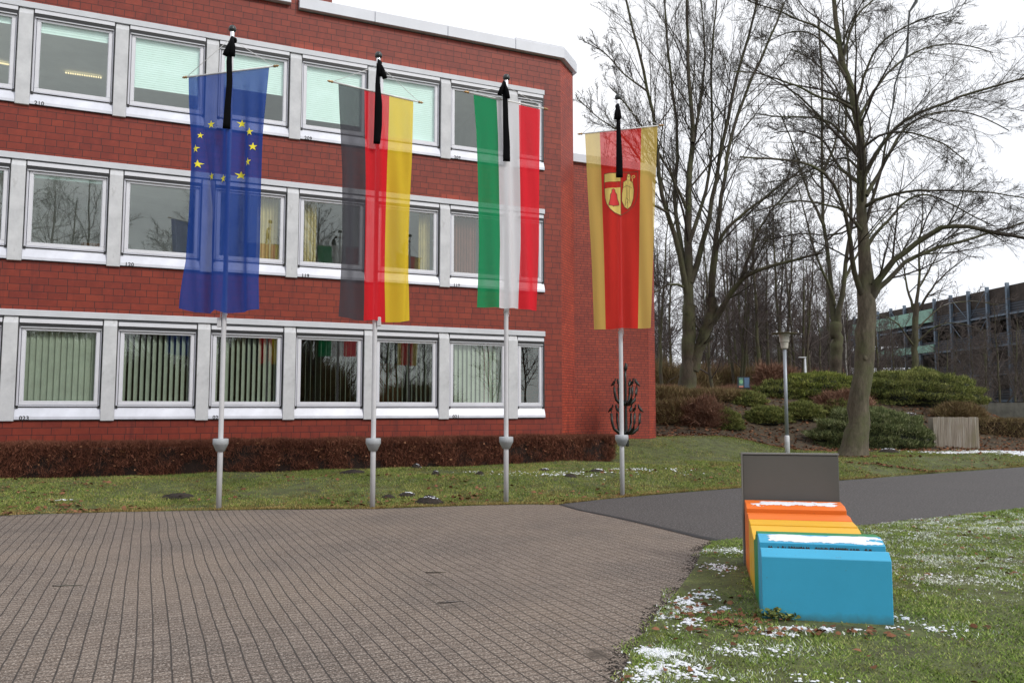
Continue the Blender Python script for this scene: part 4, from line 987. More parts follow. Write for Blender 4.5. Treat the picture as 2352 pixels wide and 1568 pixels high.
# ------------------------------------------------------------------ bronze tree with birds
c = at(1437, 990, 23.3); c[2] = hz(c[0], c[1]); sc = empty('bronze_sculpture', c); tag(sc, 'dark bronze candelabra shaped sculpture with birds behind the fourth flagpole', 'sculpture')
zz0 = c[2]
def zpx(y): return float(at(1437, y, 23.3)[2]) - zz0
lathe_part('column', [(.09, -.2), (.08, .1), (.07, zpx(1000)), (.05, zpx(985)), (.04, zpx(930)), (.035, zpx(870)), (.03, zpx(850))], M['bronze'], sc, 16)
def bird(m, p, s_, a):
    ca, sa = math.cos(a), math.sin(a)
    q = lambda x, z: (p[0] + x * s_ * ca, p[1] + x * s_ * sa, p[2] + z * s_)
    m.tube([q(-.11, -.05), q(-.05, .0), q(0, .05), q(.035, .10), q(.04, .15), q(.075, .165)], [.008, .034, .045, .032, .026, .004], 8)
    m.tube([q(0, .02), q(0, -.06)], [.012, .012], 6)
for (zb1, zt1_, r1, n1, off) in ((zpx(993), zpx(948), .42, 6, .0), (zpx(926), zpx(888), .33, 6, .0)):
    for q in range(n1):
        a = off + q * 2 * math.pi / n1; ca, sa = math.cos(a), math.sin(a); m = MB()
        pr = [(0, zb1 - .02), (r1 * .45, zb1 - .01), (r1 * .78, zb1 + .10), (r1 * .92, zb1 + .28), (r1 * .96, zt1_)]
        m.tube([(r_ * ca, r_ * sa, z_) for r_, z_ in pr], [.058, .052, .042, .036, .030], 8)
        br_ = m.build('arm', M['bronze'], sc)
        m = MB(); bird(m, (r1 * .96 * ca, r1 * .96 * sa, zt1_ + .07), 1.0, a + math.pi * (0 if q % 3 else .8)); m.build('bird', M['bronze'], br_)
m = MB(); m.tube([(0, 0, zpx(852)), (.01, 0, zpx(846)), (.03, 0, zpx(838)), (.0, 0, zpx(832))], [.03, .055, .04, .008], 8); m.build('finial', M['bronze'], sc)

# ------------------------------------------------------------------ ribbed box, low wall, low hedge at the right
c = ground(2197, 1029, .30); z0 = hz(c[0], c[1]); bx = empty('ribbed_box', (c[0], c[1], z0), -.28); tag(bx, 'weathered pale box of vertical ribbed boards beside the evergreens', 'box')
def boards():
    t = NT('weathered boards'); f = t.noise(14, 6, .75, scl=(1, 1, .07)); c = t.ramp(f, [(.28, (.16, .13, .10)), (.5, (.36, .31, .25)), (.72, (.50, .47, .42))])
    m_ = t.noise(3, 4, .6, scl=(1, 1, .3)); c = t.mix(t.ramp(m_, [(.5, 0), (.7, .5)]), c, (.22, .20, .09)); return t.fin(c, .85)
M['boards'] = boards()
hw = .69; zt_ = 1.02
m = MB(); m.box(-hw, hw, .0, .9, -.1, zt_ - .02); m.build('body', M['boards'], bx)
m = MB(); q = -hw
while q < hw - .02:
    w_ = random.uniform(.035, .06); m.box(q, min(q + w_, hw), -.018, -.001, -.1, zt_ + random.uniform(-.015, .01)); q += w_ + .012
m.build('rib', M['boards'], bx)
lw = at(2250, 940, 44); rw = at(2450, 940, 38)
m = MB(); dd = rw - lw; L_ = float(np.hypot(dd[0], dd[1])); zt_ = float(at(2300, 924, 41)[2])
m.box(0, L_ + 10, 0, .4, -.1, zt_); m.build('retaining_wall', simple('stained wall concrete', (.22, .21, .185), .9, 0, .3, 1.5), None, (lw[0], lw[1], 0), math.atan2(dd[1], dd[0])); tag(bpy.data.objects['retaining_wall'], 'low pale concrete wall in front of the parking deck', 'wall')
lw = at(2248, 1020, 29.3); ang = math.atan2(-1.5, 8)
h2 = empty('low_hedge', (lw[0], lw[1], 0), ang); tag(h2, 'low brownish green hedge right of the ribbed box', 'hedge')
hedge_fill(h2, 0, 8, 0, 1.2, .2, 1.30, 26000, M['scrub'], M['hedgecore'], (.12, .3), .006)

# ------------------------------------------------------------------ bushes
def bush(name, px, py_base, Y, rx, ry, rz, n, mat, label, cat, group=None, tiers=3, core='needlecore', ln=(.12, .28), wd=.02, zadd=0, seed=0, spiky=.6, part='foliage'):
    c = at(px, py_base, Y); z0 = hz(c[0], c[1]) + zadd; root = empty(name, (c[0], c[1], z0)); tag(root, label, cat, group)
    th = rng.uniform(0, 2*np.pi, n); cz = rng.uniform(-.15, 1, n); sr = np.sqrt(1 - np.clip(cz, 0, 1) ** 2)
    nx = sr * np.cos(th); ny = sr * np.sin(th)
    nA = .12 if part == 'foliage' else .30
    f = np.array([1 + nA * mnoise.noise(Vector((a * 2.3 + seed, b * 2.3, z * 3.5))) + .14 * mnoise.noise(Vector((a * 6 + seed, b * 6, z * 8))) for a, b, z in zip(nx, ny, cz)])
    f = f * (1 + .28 * (rng.random(n) < .3) * (part == 'twigs') * rng.random(n)) * (1 + .06 * np.sin(cz * np.pi * 2 * tiers + nx * 3)) * (1 - np.abs(rng.normal(size=n)) * .07)
    B = np.stack([nx * rx * f, ny * ry * f, cz * rz * f], 1)
    nrm = np.stack([nx / rx, ny / ry, cz / rz], 1); nrm /= np.linalg.norm(nrm, axis=1)[:, None]
    d = nrm * .7 + rng.normal(size=(n, 3)) * (.45 if part == 'foliage' else .75) + np.array([0, 0, spiky]); d /= np.linalg.norm(d, axis=1)[:, None]
    L = rng.uniform(*ln, n); T = B + d * L[:, None]; s = np.cross(d, rng.normal(size=(n, 3))); s /= np.linalg.norm(s, axis=1)[:, None]; s *= (wd * rng.uniform(.6, 1.3, n))[:, None]
    link(part, np_mesh(part, np.stack([B - s, B + s, T], 1).reshape(-1, 3), np.arange(3*n).reshape(-1, 3)), mat, root)
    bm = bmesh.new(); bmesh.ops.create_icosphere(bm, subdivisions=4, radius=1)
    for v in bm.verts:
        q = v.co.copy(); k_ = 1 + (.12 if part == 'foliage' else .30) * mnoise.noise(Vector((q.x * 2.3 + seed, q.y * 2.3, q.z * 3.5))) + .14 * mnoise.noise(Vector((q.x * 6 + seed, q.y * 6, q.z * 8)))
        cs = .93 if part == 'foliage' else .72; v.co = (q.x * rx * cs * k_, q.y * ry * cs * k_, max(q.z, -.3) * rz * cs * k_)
    me = bpy.data.meshes.new('shade_core'); bm.to_mesh(me); bm.free(); link('shade_core', me, M[core], root)  # near-black solid core: shade deep inside the bush is in its colour
    return root
# px centre, base px y, distance, radii
BS = [('needle_y', 1878, 985, 33.5, 2.0, 1.6, 1.05, 40000, .42, 'broad yellow green juniper mound on top of the bank, left of the big tree'),
      ('needle', 1800, 985, 33.2, 1.2, 1.0, .8, 18000, .4, 'dark lower juniper mound on the bank directly right of the lamp post top'),
      ('needle', 1985, 985, 33.4, 1.5, 1.2, .95, 20000, .45, 'dark evergreen mound on the bank directly behind the big tree trunk'),
      ('needle', 2105, 990, 33.0, 2.5, 1.8, 1.20, 60000, -.25, 'broad evergreen mound on the bank, right of the big tree and above the ribbed box'),
      ('needle', 1665, 985, 29.5, .62, .6, .62, 13000, .0, 'small round evergreen at the foot of the bank, leftmost of the dark clumps'),
      ('needle', 1762, 985, 30.5, .85, .6, .5, 14000, .25, 'low spreading evergreen on the bank, left of the lamp post'),
      ('needle', 1845, 985, 30.8, .75, .6, .55, 13000, .3, 'low spreading evergreen on the bank, right of the lamp post'),
      ('needle', 1715, 960, 32.2, .8, .7, .6, 13000, .55, 'dark evergreen clump higher on the bank, below the information board'),
      ('needle', 1930, 985, 31.2, .9, .7, .7, 14000, .2, 'dark evergreen clump halfway up the bank, left of the big tree trunk'),
      ('needle_f', 2000, 1018, 28.6, 2.0, 1.2, 1.22, 60000, .0, 'wide rounded evergreen bush at the foot of the bank, behind the big tree trunk')]
for q, (mt, px, py, Y, rx, ry, rz, n, za, lab) in enumerate(BS):
    bush('evergreen_bush', px, py, Y, rx, ry, rz, n, M[mt], lab, 'bush', 'evergreen bushes on the bank', ln=(.05, .13), wd=.012, seed=q * 3.1, zadd=-.05 if Y < 31 else -.25)
SC = [('scrub', 1545, 985, 30.0, 1.7, .8, .62, 'wide brown scrub on the bank next to the brick wing'), ('scrubred', 1612, 985, 29.6, .85, .7, .8, 'reddish bare scrub at the foot of the bank below the twin trunk tree'),
      ('scrub', 1640, 960, 32.5, 1.4, .8, .22, 'brown scrub high on the bank right of the twin trunk tree'), ('scrub', 1520, 960, 32.6, 1.0, .9, .30, 'tall brown scrub beside the brick corner, left of the twin trunk tree'),
      ('scrubred', 1780, 960, 33.8, .8, .6, 1.0, 'upright pale reddish twigs left of the juniper mound'), ('scrubred', 1935, 985, 31.4, .9, .6, .55, 'reddish scrub between the evergreens behind the big tree'), ('scrub', 2205, 975, 30.6, .8, .5, .5, 'brown scrub right behind the ribbed box'),
      ('scrubred', 1540, 940, 36, 1.4, .8, .22, 'reddish thicket behind the brown scrub beside the brick wing'), ('scrubred', 1745, 930, 37.5, 1.8, .8, .35, 'reddish thicket below the information board')]
for q, (mt, px, py, Y, rx, ry, rz, lab) in enumerate(SC):
    bush('scrub', px, py, Y, rx, ry, rz, 20000, M[mt], lab, 'shrub', 'bare scrub on the bank', core='hedgecore', ln=(.08, .34), wd=.010, seed=40 + q * 2.7, spiky=.55, zadd=-.1, part='twigs')

# ------------------------------------------------------------------ bare trees
class Tubes:
    def __init__(self): self.g = {}
    def add(self, P, Rr, sides): self.g.setdefault((P.shape[1], sides), []).append((P, Rr))
    def mesh(self, name):
        Vs, Fs, off = [], [], 0
        for (n, s), lst in self.g.items():
            P = np.concatenate([a for a, _ in lst]); Rr = np.concatenate([b for _, b in lst]); M_ = len(P)
            T = np.gradient(P, axis=1); T /= np.linalg.norm(T, axis=2, keepdims=True) + 1e-9
            ref = np.where(np.abs(T[:, :1, 2:3]) < .9, np.array([[[0, 0, 1.]]]), np.array([[[1., 0, 0]]]))
            a = np.cross(T, np.broadcast_to(ref, T.shape)); a /= np.linalg.norm(a, axis=2, keepdims=True) + 1e-9; b = np.cross(T, a)
            ph = np.arange(s) * 2 * np.pi / s
            V = P[:, :, None] + Rr[:, :, None, None] * (a[:, :, None] * np.cos(ph)[None, None, :, None] + b[:, :, None] * np.sin(ph)[None, None, :, None])
            idx = (np.arange(M_ * n * s) + off).reshape(M_, n, s); r_ = np.roll(idx, -1, axis=2)
            Fs.append(np.stack([idx[:, :-1], r_[:, :-1], r_[:, 1:], idx[:, 1:]], -1).reshape(-1, 4)); Vs.append(V.reshape(-1, 3)); off += M_ * n * s
        return np_mesh(name, np.concatenate(Vs), np.concatenate(Fs), True)
def resample(pts, n):
    pts = np.asarray(pts, float); dl = np.concatenate([[0], np.cumsum(np.linalg.norm(np.diff(pts[:, :3], axis=0), axis=1))]); t = np.linspace(0, dl[-1], n)
    q = np.stack([np.interp(t, dl, pts[:, k]) for k in range(pts.shape[1])], 1)
    for _ in range(2): q[1:-1] = (q[:-2] + 2 * q[1:-1] + q[2:]) / 4
    return q
def kids(P, Rr, K, t0, t1, ang, ratio, n, up, jit, rk, rmin, rg, taper=.25):
    """children of M parent paths, fully vectorised"""
    M_, m = P.shape[:2]; Lp = np.linalg.norm(np.diff(P, axis=1), axis=2).sum(1)
    pi_ = np.repeat(np.arange(M_), K); t = (np.tile(np.arange(K), M_) + rg.random(M_ * K)) / K * (t1 - t0) + t0
    x = t * (m - 1); i = np.clip(x.astype(int), 0, m - 2); f = (x - i)[:, None]
    B = P[pi_, i] * (1 - f) + P[pi_, i+1] * f; T = P[pi_, i+1] - P[pi_, i]; T /= np.linalg.norm(T, axis=1)[:, None] + 1e-9
    rb = Rr[pi_, i] * (1 - f[:, 0]) + Rr[pi_, i+1] * f[:, 0]
    q = rg.normal(size=(len(pi_), 3)); q -= T * (q * T).sum(1)[:, None]; q /= np.linalg.norm(q, axis=1)[:, None]
    a = np.radians(rg.uniform(*ang, len(pi_)))[:, None]; d = T * np.cos(a) + q * np.sin(a)
    L = Lp[pi_] * ratio * rg.uniform(.6, 1.25, len(pi_)) * (1.15 - .75 * t)
    out = [B]; st = (L / (n - 1))[:, None]
    cv = rg.normal(size=d.shape) * jit
    for _ in range(n - 1):
        d = d + cv * .5 + rg.normal(size=d.shape) * jit + np.array([0, 0, up]); d /= np.linalg.norm(d, axis=1)[:, None]
        out.append(out[-1] + d * st)
    r0 = np.maximum(np.minimum(rb * rk, L * .022), rmin); tt = np.linspace(0, 1, n)[None]
    return np.stack(out, 1), np.maximum(r0[:, None] * (1 - (1 - taper) * tt), rmin * .75)
def tree_thing(name, limbs, levels, mat_t, mat_c, label, cat, seed, loc, group=None, trunk_n=1, sides0=12):
    """limbs: list of (points in world (x,y,z,r)); first trunk_n go to the trunk mesh"""
    rg = np.random.default_rng(seed); loc = np.asarray(loc, float)
    tr, lm, cr = Tubes(), Tubes(), Tubes(); N0 = 16; Ps, Rs = [], []
    for k_, lb_ in enumerate(limbs):
        q = resample(lb_, N0); p = q[:, :3] - loc
        wob = rg.normal(size=(N0, 3)) * np.minimum(q[:, 3:4] * .25, .03); wob[0] = 0; p = p + wob
        if k_ < trunk_n:
            tr.add(p[None], q[:, 3][None] * (1 + .04 * rg.normal(size=(1, N0))), sides0 + 4)
        else: lm.add(p[None], q[:, 3][None], 8)
        Ps.append(p); Rs.append(q[:, 3])
    P = np.stack(Ps[1:]); Rr = np.stack(Rs[1:])
    for lv in levels:
        P2, R2 = kids(P, Rr, *lv[:1], lv[1], lv[2], lv[3], lv[4], lv[5], lv[6], lv[7], lv[8], lv[9], rg)
        cr.add(P2, R2, lv[10]); P, Rr = P2, R2
    root = empty(name, loc); tag(root, label, cat, group)
    link('trunk', tr.mesh('trunk'), mat_t, root); link('limbs', lm.mesh('limbs'), M['limb'], root); link('crown', cr.mesh('crown'), mat_c, root)
    return root
def limb(px, Y0, Y1, r0, r1, curve=None):
    """limb surveyed from the photograph: px image points, going from distance Y0 to Y1"""
    n = len(px); out = []
    for i_, (x, y) in enumerate(px):
        t = i_ / (n - 1); p = at(x, y, Y0 + (Y1 - Y0) * t); out.append((*p, (r0 + (r1 - r0) * (t ** .55)) * (1.0 if i_ else 1)))
    return out
# levels: K, t0, t1, angle range, length ratio, points, up bias, jitter, radius factor, min radius, sides
LV_MAIN = [(14, .14, 1.0, (22, 52), .44, 10, .02, .07, .38, .0085, 5), (8, .08, 1.0, (20, 50), .48, 8, .03, .08, .5, .0052, 4), (6, .08, 1.0, (20, 50), .55, 6, .03, .10, .55, .0038, 3), (3, .12, 1.0, (15, 45), .62, 5, .02, .12, .6, .0032, 3)]
c1 = lambda pts: [(1285.7 + x * .4686, y * .4686) for x, y in pts]
Y = 23.9; base = ground(1965, 1046, .3); bz_ = hz(base[0], base[1])
trunk = [(*at(1958, 1054, Y), .46), (*at(1962, 1036, Y), .36), (*at(1966, 1010, Y), .315), (*at(1972, 950, Y), .295), (*at(1979, 880, Y), .275), (*at(1986, 810, Y), .255), (*at(1988, 760, Y), .245), (*at(1992, 715, Y), .25), (*at(1993, 685, Y), .25), (*at(1991, 655, Y), .22), (*at(1988, 620, Y), .20)]
lead = limb([(1991, 655)] + c1([(1490, 1250), (1480, 1000), (1480, 800), (1470, 650), (1440, 480), (1390, 330), (1360, 200), (1345, 60), (1338, -80), (1330, -200)]), Y, Y + .6, .215, .05)
L = [trunk, lead,
     limb([(1997, 700)] + c1([(1530, 1400), (1620, 1290), (1740, 1180), (1870, 1105), (2000, 1100), (2150, 1150), (2274, 1170), (2380, 1190)]), Y, Y - 2.0, 0.133, 0.036),
     limb([(2000, 690)] + c1([(1600, 1360), (1700, 1270), (1850, 1215), (1990, 1175), (2150, 1130), (2320, 1080)]), Y, Y + 1.5, 0.101, 0.028),
     limb([(1985, 690)] + c1([(1440, 1330), (1425, 1230), (1420, 1120), (1380, 980), (1330, 850), (1200, 790), (1050, 780), (880, 770)]), Y, Y - 2.2, 0.101, 0.024),
     limb(c1([(1475, 1130), (1400, 1030), (1330, 1010), (1200, 980), (1080, 995), (950, 1040)]), Y, Y - 1.5, 0.055, 0.016),
     limb(c1([(1470, 900), (1360, 820), (1300, 690), (1200, 640), (1050, 650)]), Y, Y + 1.8, 0.062, 0.016),
     limb(c1([(1480, 780), (1420, 690), (1330, 600), (1230, 570), (1120, 580), (960, 560)]), Y, Y + .8, 0.062, 0.016),
     limb(c1([(1455, 560), (1400, 500), (1270, 480), (1180, 430), (1100, 400), (950, 350), (850, 355)]), Y, Y - 1.8, 0.058, 0.016),
     limb(c1([(1480, 880), (1530, 770), (1600, 670), (1680, 580), (1850, 520), (2050, 440), (2274, 390), (2400, 340)]), Y, Y - 1.2, 0.078, 0.024),
     limb(c1([(1500, 960), (1560, 850), (1640, 700), (1700, 600), (1830, 545), (2000, 540), (2200, 640)]), Y, Y + 2.0, 0.070, 0.016),
     limb(c1([(1500, 1010), (1590, 960), (1750, 930), (1900, 935), (2100, 940), (2300, 975)]), Y, Y - 1.6, 0.062, 0.016),
     limb(c1([(1510, 1200), (1560, 1130), (1660, 1020), (1740, 940), (1850, 960), (2000, 1050), (2130, 1110)]), Y, Y + 1.0, 0.062, 0.016),
     limb(c1([(1450, 520), (1490, 380), (1520, 280), (1600, 180), (1750, 100), (1900, 60)]), Y, Y - 1.0, 0.055, 0.016),
     limb(c1([(1460, 600), (1520, 470), (1620, 330), (1780, 230), (1960, 210), (2120, 260)]), Y, Y + 1.6, 0.055, 0.016),
     limb(c1([(1362, 215), (1250, 120), (1180, 110), (1100, 60), (950, 20), (850, -30)]), Y, Y - 1.2, 0.043, 0.014),
     limb(c1([(1380, 300), (1440, 90), (1500, 30), (1560, -20), (1640, -100)]), Y + .3, Y + 1.2, 0.043, 0.024),
     limb(c1([(1400, 380), (1330, 250), (1220, 150), (1100, 160), (1000, 220)]), Y, Y + 1.4, 0.043, 0.014),
     limb(c1([(1470, 740), (1560, 660), (1700, 640), (1880, 700), (2000, 800)]), Y, Y - 2.2, 0.047, 0.014),
     limb(c1([(1480, 850), (1400, 760), (1260, 820), (1120, 880), (980, 900)]), Y, Y + 2.2, 0.047, 0.014),
     limb(c1([(1470, 700), (1430, 600), (1350, 420), (1250, 300), (1130, 240)]), Y, Y + 2.0, 0.047, 0.014),
     limb(c1([(1500, 1080), (1440, 1120), (1330, 1160), (1180, 1140), (1000, 1180)]), Y, Y + 1.6, 0.047, 0.014)]
main_tree = tree_thing('linden_tree', L, LV_MAIN, M['bark'], M['twig'], 'large bare spreading tree with a thick straight trunk right of the lamp post', 'tree', 5, (base[0], base[1], bz_ - .05), trunk_n=2)
# the dark broken branch hanging in the crown
m = MB(); pts = [at(x, y, Y - 1.5) for x, y in c1([(1750, -30), (1745, 10), (1712, 60), (1706, 150), (1700, 260), (1665, 340), (1640, 420), (1630, 530), (1600, 640), (1560, 760)])]
o0 = np.array([base[0], base[1], bz_ - .05])
m.tube([tuple(p - o0) for p in pts], [.035, .05, .028, .026, .04, .026, .024, .022, .018, .01], 7); m.build('broken_branch', M['cap'], main_tree)
# knot hole and burrs
for (px, py, r_, dy_) in ((1986, 822, .06, -.245), (1999, 848, .09, -.06)):
    p = at(px, py, Y + dy_) - o0; bm = bmesh.new(); bmesh.ops.create_icosphere(bm, subdivisions=3, radius=r_)
    for v in bm.verts: v.co = Vector(p) + Vector((v.co.x, v.co.y * .7, v.co.z * 1.3)) * (1 + .3 * mnoise.noise(v.co * 9))
    for f in bm.faces: f.smooth = True
    me = bpy.data.meshes.new('burr'); bm.to_mesh(me); bm.free(); link('burr', me, M['bark'], main_tree)

# twin trunk tree
LV_2 = [(15, .15, 1.0, (15, 45), .42, 10, .06, .07, .38, .010, 5), (8, .08, 1.0, (18, 45), .48, 8, .06, .08, .5, .0066, 4), (6, .08, 1.0, (18, 48), .52, 6, .04, .10, .55, .0048, 3), (3, .12, 1.0, (15, 45), .6, 4, .02, .12, .6, .0040, 3)]
Y = 34; b2 = at(1578, 903, Y); b2[2] = hz(b2[0], b2[1])
L = [[(*at(1577, 906, Y), 0.444), (*at(1577, 885, Y), 0.370), (*at(1580, 850, Y), 0.326), (*at(1583, 800, Y), 0.296), (*at(1582, 750, Y), 0.274), (*at(1581, 700, Y), 0.252)],
     limb([(1590, 850), (1606, 790), (1627, 745), (1634, 715), (1634, 680)], Y, Y - .2, 0.259, 0.216),
     limb([(1581, 703), (1581, 586), (1577, 492), (1580, 422), (1589, 328), (1586, 234), (1581, 141), (1577, 47), (1574, -60)], Y, Y + .5, 0.223, 0.048),
     limb([(1578, 680), (1562, 586), (1529, 492), (1506, 422), (1516, 328), (1487, 211), (1473, 141), (1450, 60), (1430, -30)], Y, Y - 1.8, 0.144, 0.040),
     limb([(1582, 640), (1560, 560), (1545, 450), (1560, 330), (1545, 210), (1530, 100), (1525, -30)], Y, Y + 1.5, 0.130, 0.040),
     limb([(1585, 650), (1604, 600), (1618, 540), (1632, 492), (1645, 398), (1675, 258), (1689, 187), (1715, 94), (1736, 23), (1750, -50)], Y, Y + 1.0, 0.158, 0.040),
     limb([(1634, 700), (1640, 620), (1643, 553), (1680, 510), (1707, 492), (1760, 450), (1801, 422), (1850, 380)], Y - .2, Y - 1.8, 0.122, 0.032),
     limb([(1634, 690), (1636, 600), (1655, 480), (1665, 360), (1700, 240), (1760, 110), (1800, 10)], Y - .2, Y - .6, 0.144, 0.040),
     limb([(1637, 740), (1660, 703), (1680, 672), (1700, 640), (1740, 618), (1801, 604), (1850, 588), (1890, 581)], Y - .2, Y - 2.4, 0.166, 0.040),
     limb([(1700, 645), (1718, 590), (1745, 520), (1780, 470), (1850, 400)], Y - 1, Y - 1.8, 0.094, 0.024),
     limb([(1575, 660), (1540, 650), (1500, 672), (1440, 690)], Y, Y - 1.5, 0.065, 0.024),
     limb([(1576, 480), (1540, 400), (1500, 330), (1440, 240), (1400, 200)], Y, Y - 1.5, 0.065, 0.024),
     limb([(1506, 422), (1460, 350), (1420, 300), (1370, 270), (1330, 230)], Y - 1.5, Y - 2.8, 0.065, 0.016),
     limb([(1582, 560), (1620, 450), (1640, 330), (1630, 180), (1640, 60), (1650, -50)], Y, Y + 2.0, 0.094, 0.032),
     limb([(1590, 328), (1610, 230), (1620, 120), (1610, 0)], Y, Y + 2.2, 0.072, 0.032),
     limb([(1535, 490), (1480, 460), (1420, 400), (1370, 390), (1325, 420)], Y - 1, Y - 2.4, 0.058, 0.016),
     limb([(1487, 211), (1430, 170), (1390, 120), (1350, 100)], Y - 1.6, Y - 2.4, 0.043, 0.016)]
tree_thing('twin_trunk_tree', L, LV_2, M['bark2'], M['twig'], 'tall bare tree with a forked mossy trunk beside the brick wing', 'tree', 6, b2, trunk_n=2)
# third tree behind the big one
Y = 37; b3 = at(1916, 880, Y); b3[2] = hz(b3[0], b3[1])
L = [[(*at(1916, 890, Y), 0.281), (*at(1918, 850, Y), 0.250), (*at(1920, 800, Y), 0.250), (*at(1920, 745, Y), 0.265)],
     limb([(1918, 750), (1910, 695), (1903, 640), (1896, 553), (1884, 422), (1890, 281), (1885, 140), (1880, 40)], Y, Y + .8, 0.164, 0.040),
     limb([(1922, 750), (1930, 700), (1937, 624), (1950, 560), (1958, 450), (1940, 330), (1945, 200)], Y, Y - .8, 0.172, 0.040),
     limb([(1915, 700), (1898, 640), (1870, 580), (1850, 500), (1830, 420)], Y, Y - 1, 0.094, 0.024),
     limb([(1893, 520), (1850, 430), (1820, 330), (1790, 260)], Y, Y + 1, 0.078, 0.024),
     limb([(1935, 650), (1970, 580), (2010, 520), (2050, 480)], Y, Y + 1, 0.078, 0.024),
     limb([(1886, 400), (1920, 330), (1930, 230), (1925, 120)], Y, Y + 1, 0.078, 0.024)]
tree_thing('forked_tree', L, [(10, .25, 1.0, (18, 50), .36, 8, .08, .1, .55, .012, 4), (9, .15, 1.0, (20, 52), .42, 6, .06, .13, .6, .0085, 3), (5, .15, 1.0, (20, 55), .45, 4, .05, .15, .6, .0065, 3)], M['bark2'], M['twigred'], 'bare forked tree with a greenish trunk just left of the big tree', 'tree', 8, b3, trunk_n=1)
Y = 42; b4 = at(2103, 900, Y); b4[2] = max(hz(b4[0], b4[1]), .3)
L = [[(*at(2103, 950, Y), 0.204), (*at(2102, 880, Y), 0.168), (*at(2100, 800, Y), 0.150), (*at(2103, 700, Y), 0.144)],
     limb([(2103, 705), (2112, 640), (2108, 570), (2120, 490), (2115, 420)], Y, Y, 0.102, 0.021), limb([(2102, 720), (2080, 650), (2070, 580), (2040, 510)], Y, Y + 1, 0.078, 0.021),
     limb([(2103, 720), (2140, 660), (2180, 620), (2220, 590)], Y, Y - 1, 0.078, 0.021), limb([(2101, 790), (2150, 745), (2200, 740), (2260, 760)], Y, Y - 1.5, 0.054, 0.014),
     limb([(2101, 800), (2060, 740), (2020, 720), (1990, 740)], Y, Y - 1.5, 0.054, 0.014), limb([(2110, 660), (2150, 590), (2190, 540)], Y, Y + 1, 0.054, 0.014), limb([(2102, 760), (2160, 700), (2230, 690), (2290, 700)], Y, Y + 1, 0.048, 0.014)]
tree_thing('round_crowned_tree', L, [(10, .2, 1.0, (25, 60), .42, 7, .03, .12, .55, .012, 4), (7, .15, 1.0, (25, 60), .45, 5, .02, .14, .6, .009, 3), (5, .15, 1.0, (20, 55), .5, 4, .0, .15, .6, .007, 3)], M['bark2'], M['twigred'], 'bare tree with a rounded crown in front of the parking deck', 'tree', 9, b4, trunk_n=1)

# slender trees of the wood
def slender(seed, H, r0, lean, nb, multi=1, low=.25):
    rg = np.random.default_rng(seed); tr, cr = Tubes(), Tubes(); Ps, Rs = [], []
    for k_ in range(multi):
        a = rg.uniform(0, 6.28); n_ = 14; t = np.linspace(0, 1, n_); sp_ = (.09 * H if multi > 1 else 0)
        x = lean * H * t ** 1.5 + np.cos(a) * sp_ * t ** .8 + np.cumsum(rg.normal(size=n_)) * .04 + (k_ * .15 if multi > 1 else 0); y = np.sin(a) * sp_ * t + np.cumsum(rg.normal(size=n_)) * .04
        P = np.stack([x, y, t * H * (1 - .1 * k_) - .2], 1); rr = r0 * .8 / (multi ** .5) * (1 - .88 * t) + .01; rr[0] *= 1.3
        tr.add(P[None], rr[None], 8); Ps.append(P); Rs.append(rr)
    P = np.stack(Ps); Rr = np.stack(Rs)
    P1, R1 = kids(P, Rr, nb, low, 1.0, (30, 70), .32, 9, .05, .08, .45, .014, rg); cr.add(P1, R1, 4)
    P2, R2 = kids(P1, R1, 8, .1, 1.0, (25, 55), .5, 7, .03, .10, .5, .0095, rg); cr.add(P2, R2, 3)
    P3, R3 = kids(P2, R2, 6, .1, 1.0, (20, 55), .55, 5, .01, .12, .6, .0075, rg); cr.add(P3, R3, 3)
    return tr.mesh('trunk'), cr.mesh('crown')
ARCH = [slender(21, 13, .17, .02, 34), slender(22, 14.5, .20, -.03, 36, 1, .3), slender(23, 12, .14, .05, 32), slender(24, 12.5, .22, .0, 15, 3, .2), slender(25, 10, .11, -.06, 30, 1, .1), slender(26, 14, .20, .03, 18, 2, .25)]
def wood_tree(px, Y, k_, s_, rz, mt='bark2', label=None, group='slender bare trees of the wood'):
    p = at(px, 900, Y); z0 = hz(p[0], p[1]); r_ = empty('slender_tree', (p[0], p[1], z0 - .1), rz); r_.scale = (s_, s_, s_)
    tag(r_, label or 'slender bare tree in the wood behind the bank', 'tree', group)
    link('trunk', ARCH[k_][0], M[mt], r_); link('crown', ARCH[k_][1], M['twigred'], r_)
for me in [a for t in ARCH for a in t]: me.materials.append(M['twigred'])
for o_ in [0]:
    pass
def wt(px, Y, k_, s_, rz, mt='bark2', label=None, grp='slender bare trees of the wood'):
    p = at(px, 900, Y); z0 = hz(p[0], p[1]) if Y > 0 else -.05
    r_ = empty('slender_tree', (p[0], p[1], z0 - .1), rz); r_.scale = (s_, s_, s_); tag(r_, label or 'slender bare tree in the wood behind the bank', 'tree', grp)
    for nm, me, mm in (('trunk', ARCH[k_][0], M[mt]), ('crown', ARCH[k_][1], M['twigred'])):
        o = bpy.data.objects.new(nm, me); COL.objects.link(o); o.parent = r_; o.material_slots[0].link = 'OBJECT'; o.material_slots[0].material = mm
random.seed(3)
marked = [(1519, 44, 2, .85), (1540, 52, 0, .8), (1637, 43, 4, 1.0), (1690, 46, 3, .85), (1715, 50, 5, .8), (1748, 45, 1, .75), (1762, 50, 0, .85), (1790, 48, 2, .85), (1808, 47, 5, .92), (1833, 45, 3, .8), (1862, 52, 0, .8), (1893, 55, 4, 1.0), (1950, 60, 0, .85), (2020, 58, 1, .75), (2060, 64, 4, .9), (2150, 62, 2, .7), (2200, 55, 4, .55), (2300, 46, 4, .75), (2351, 60, 0, .6), (2170, 49, 2, .5), (2240, 52, 4, .62), (2265, 50, 0, .5), (2330, 53, 2, .62), (2060, 48, 4, .6)]
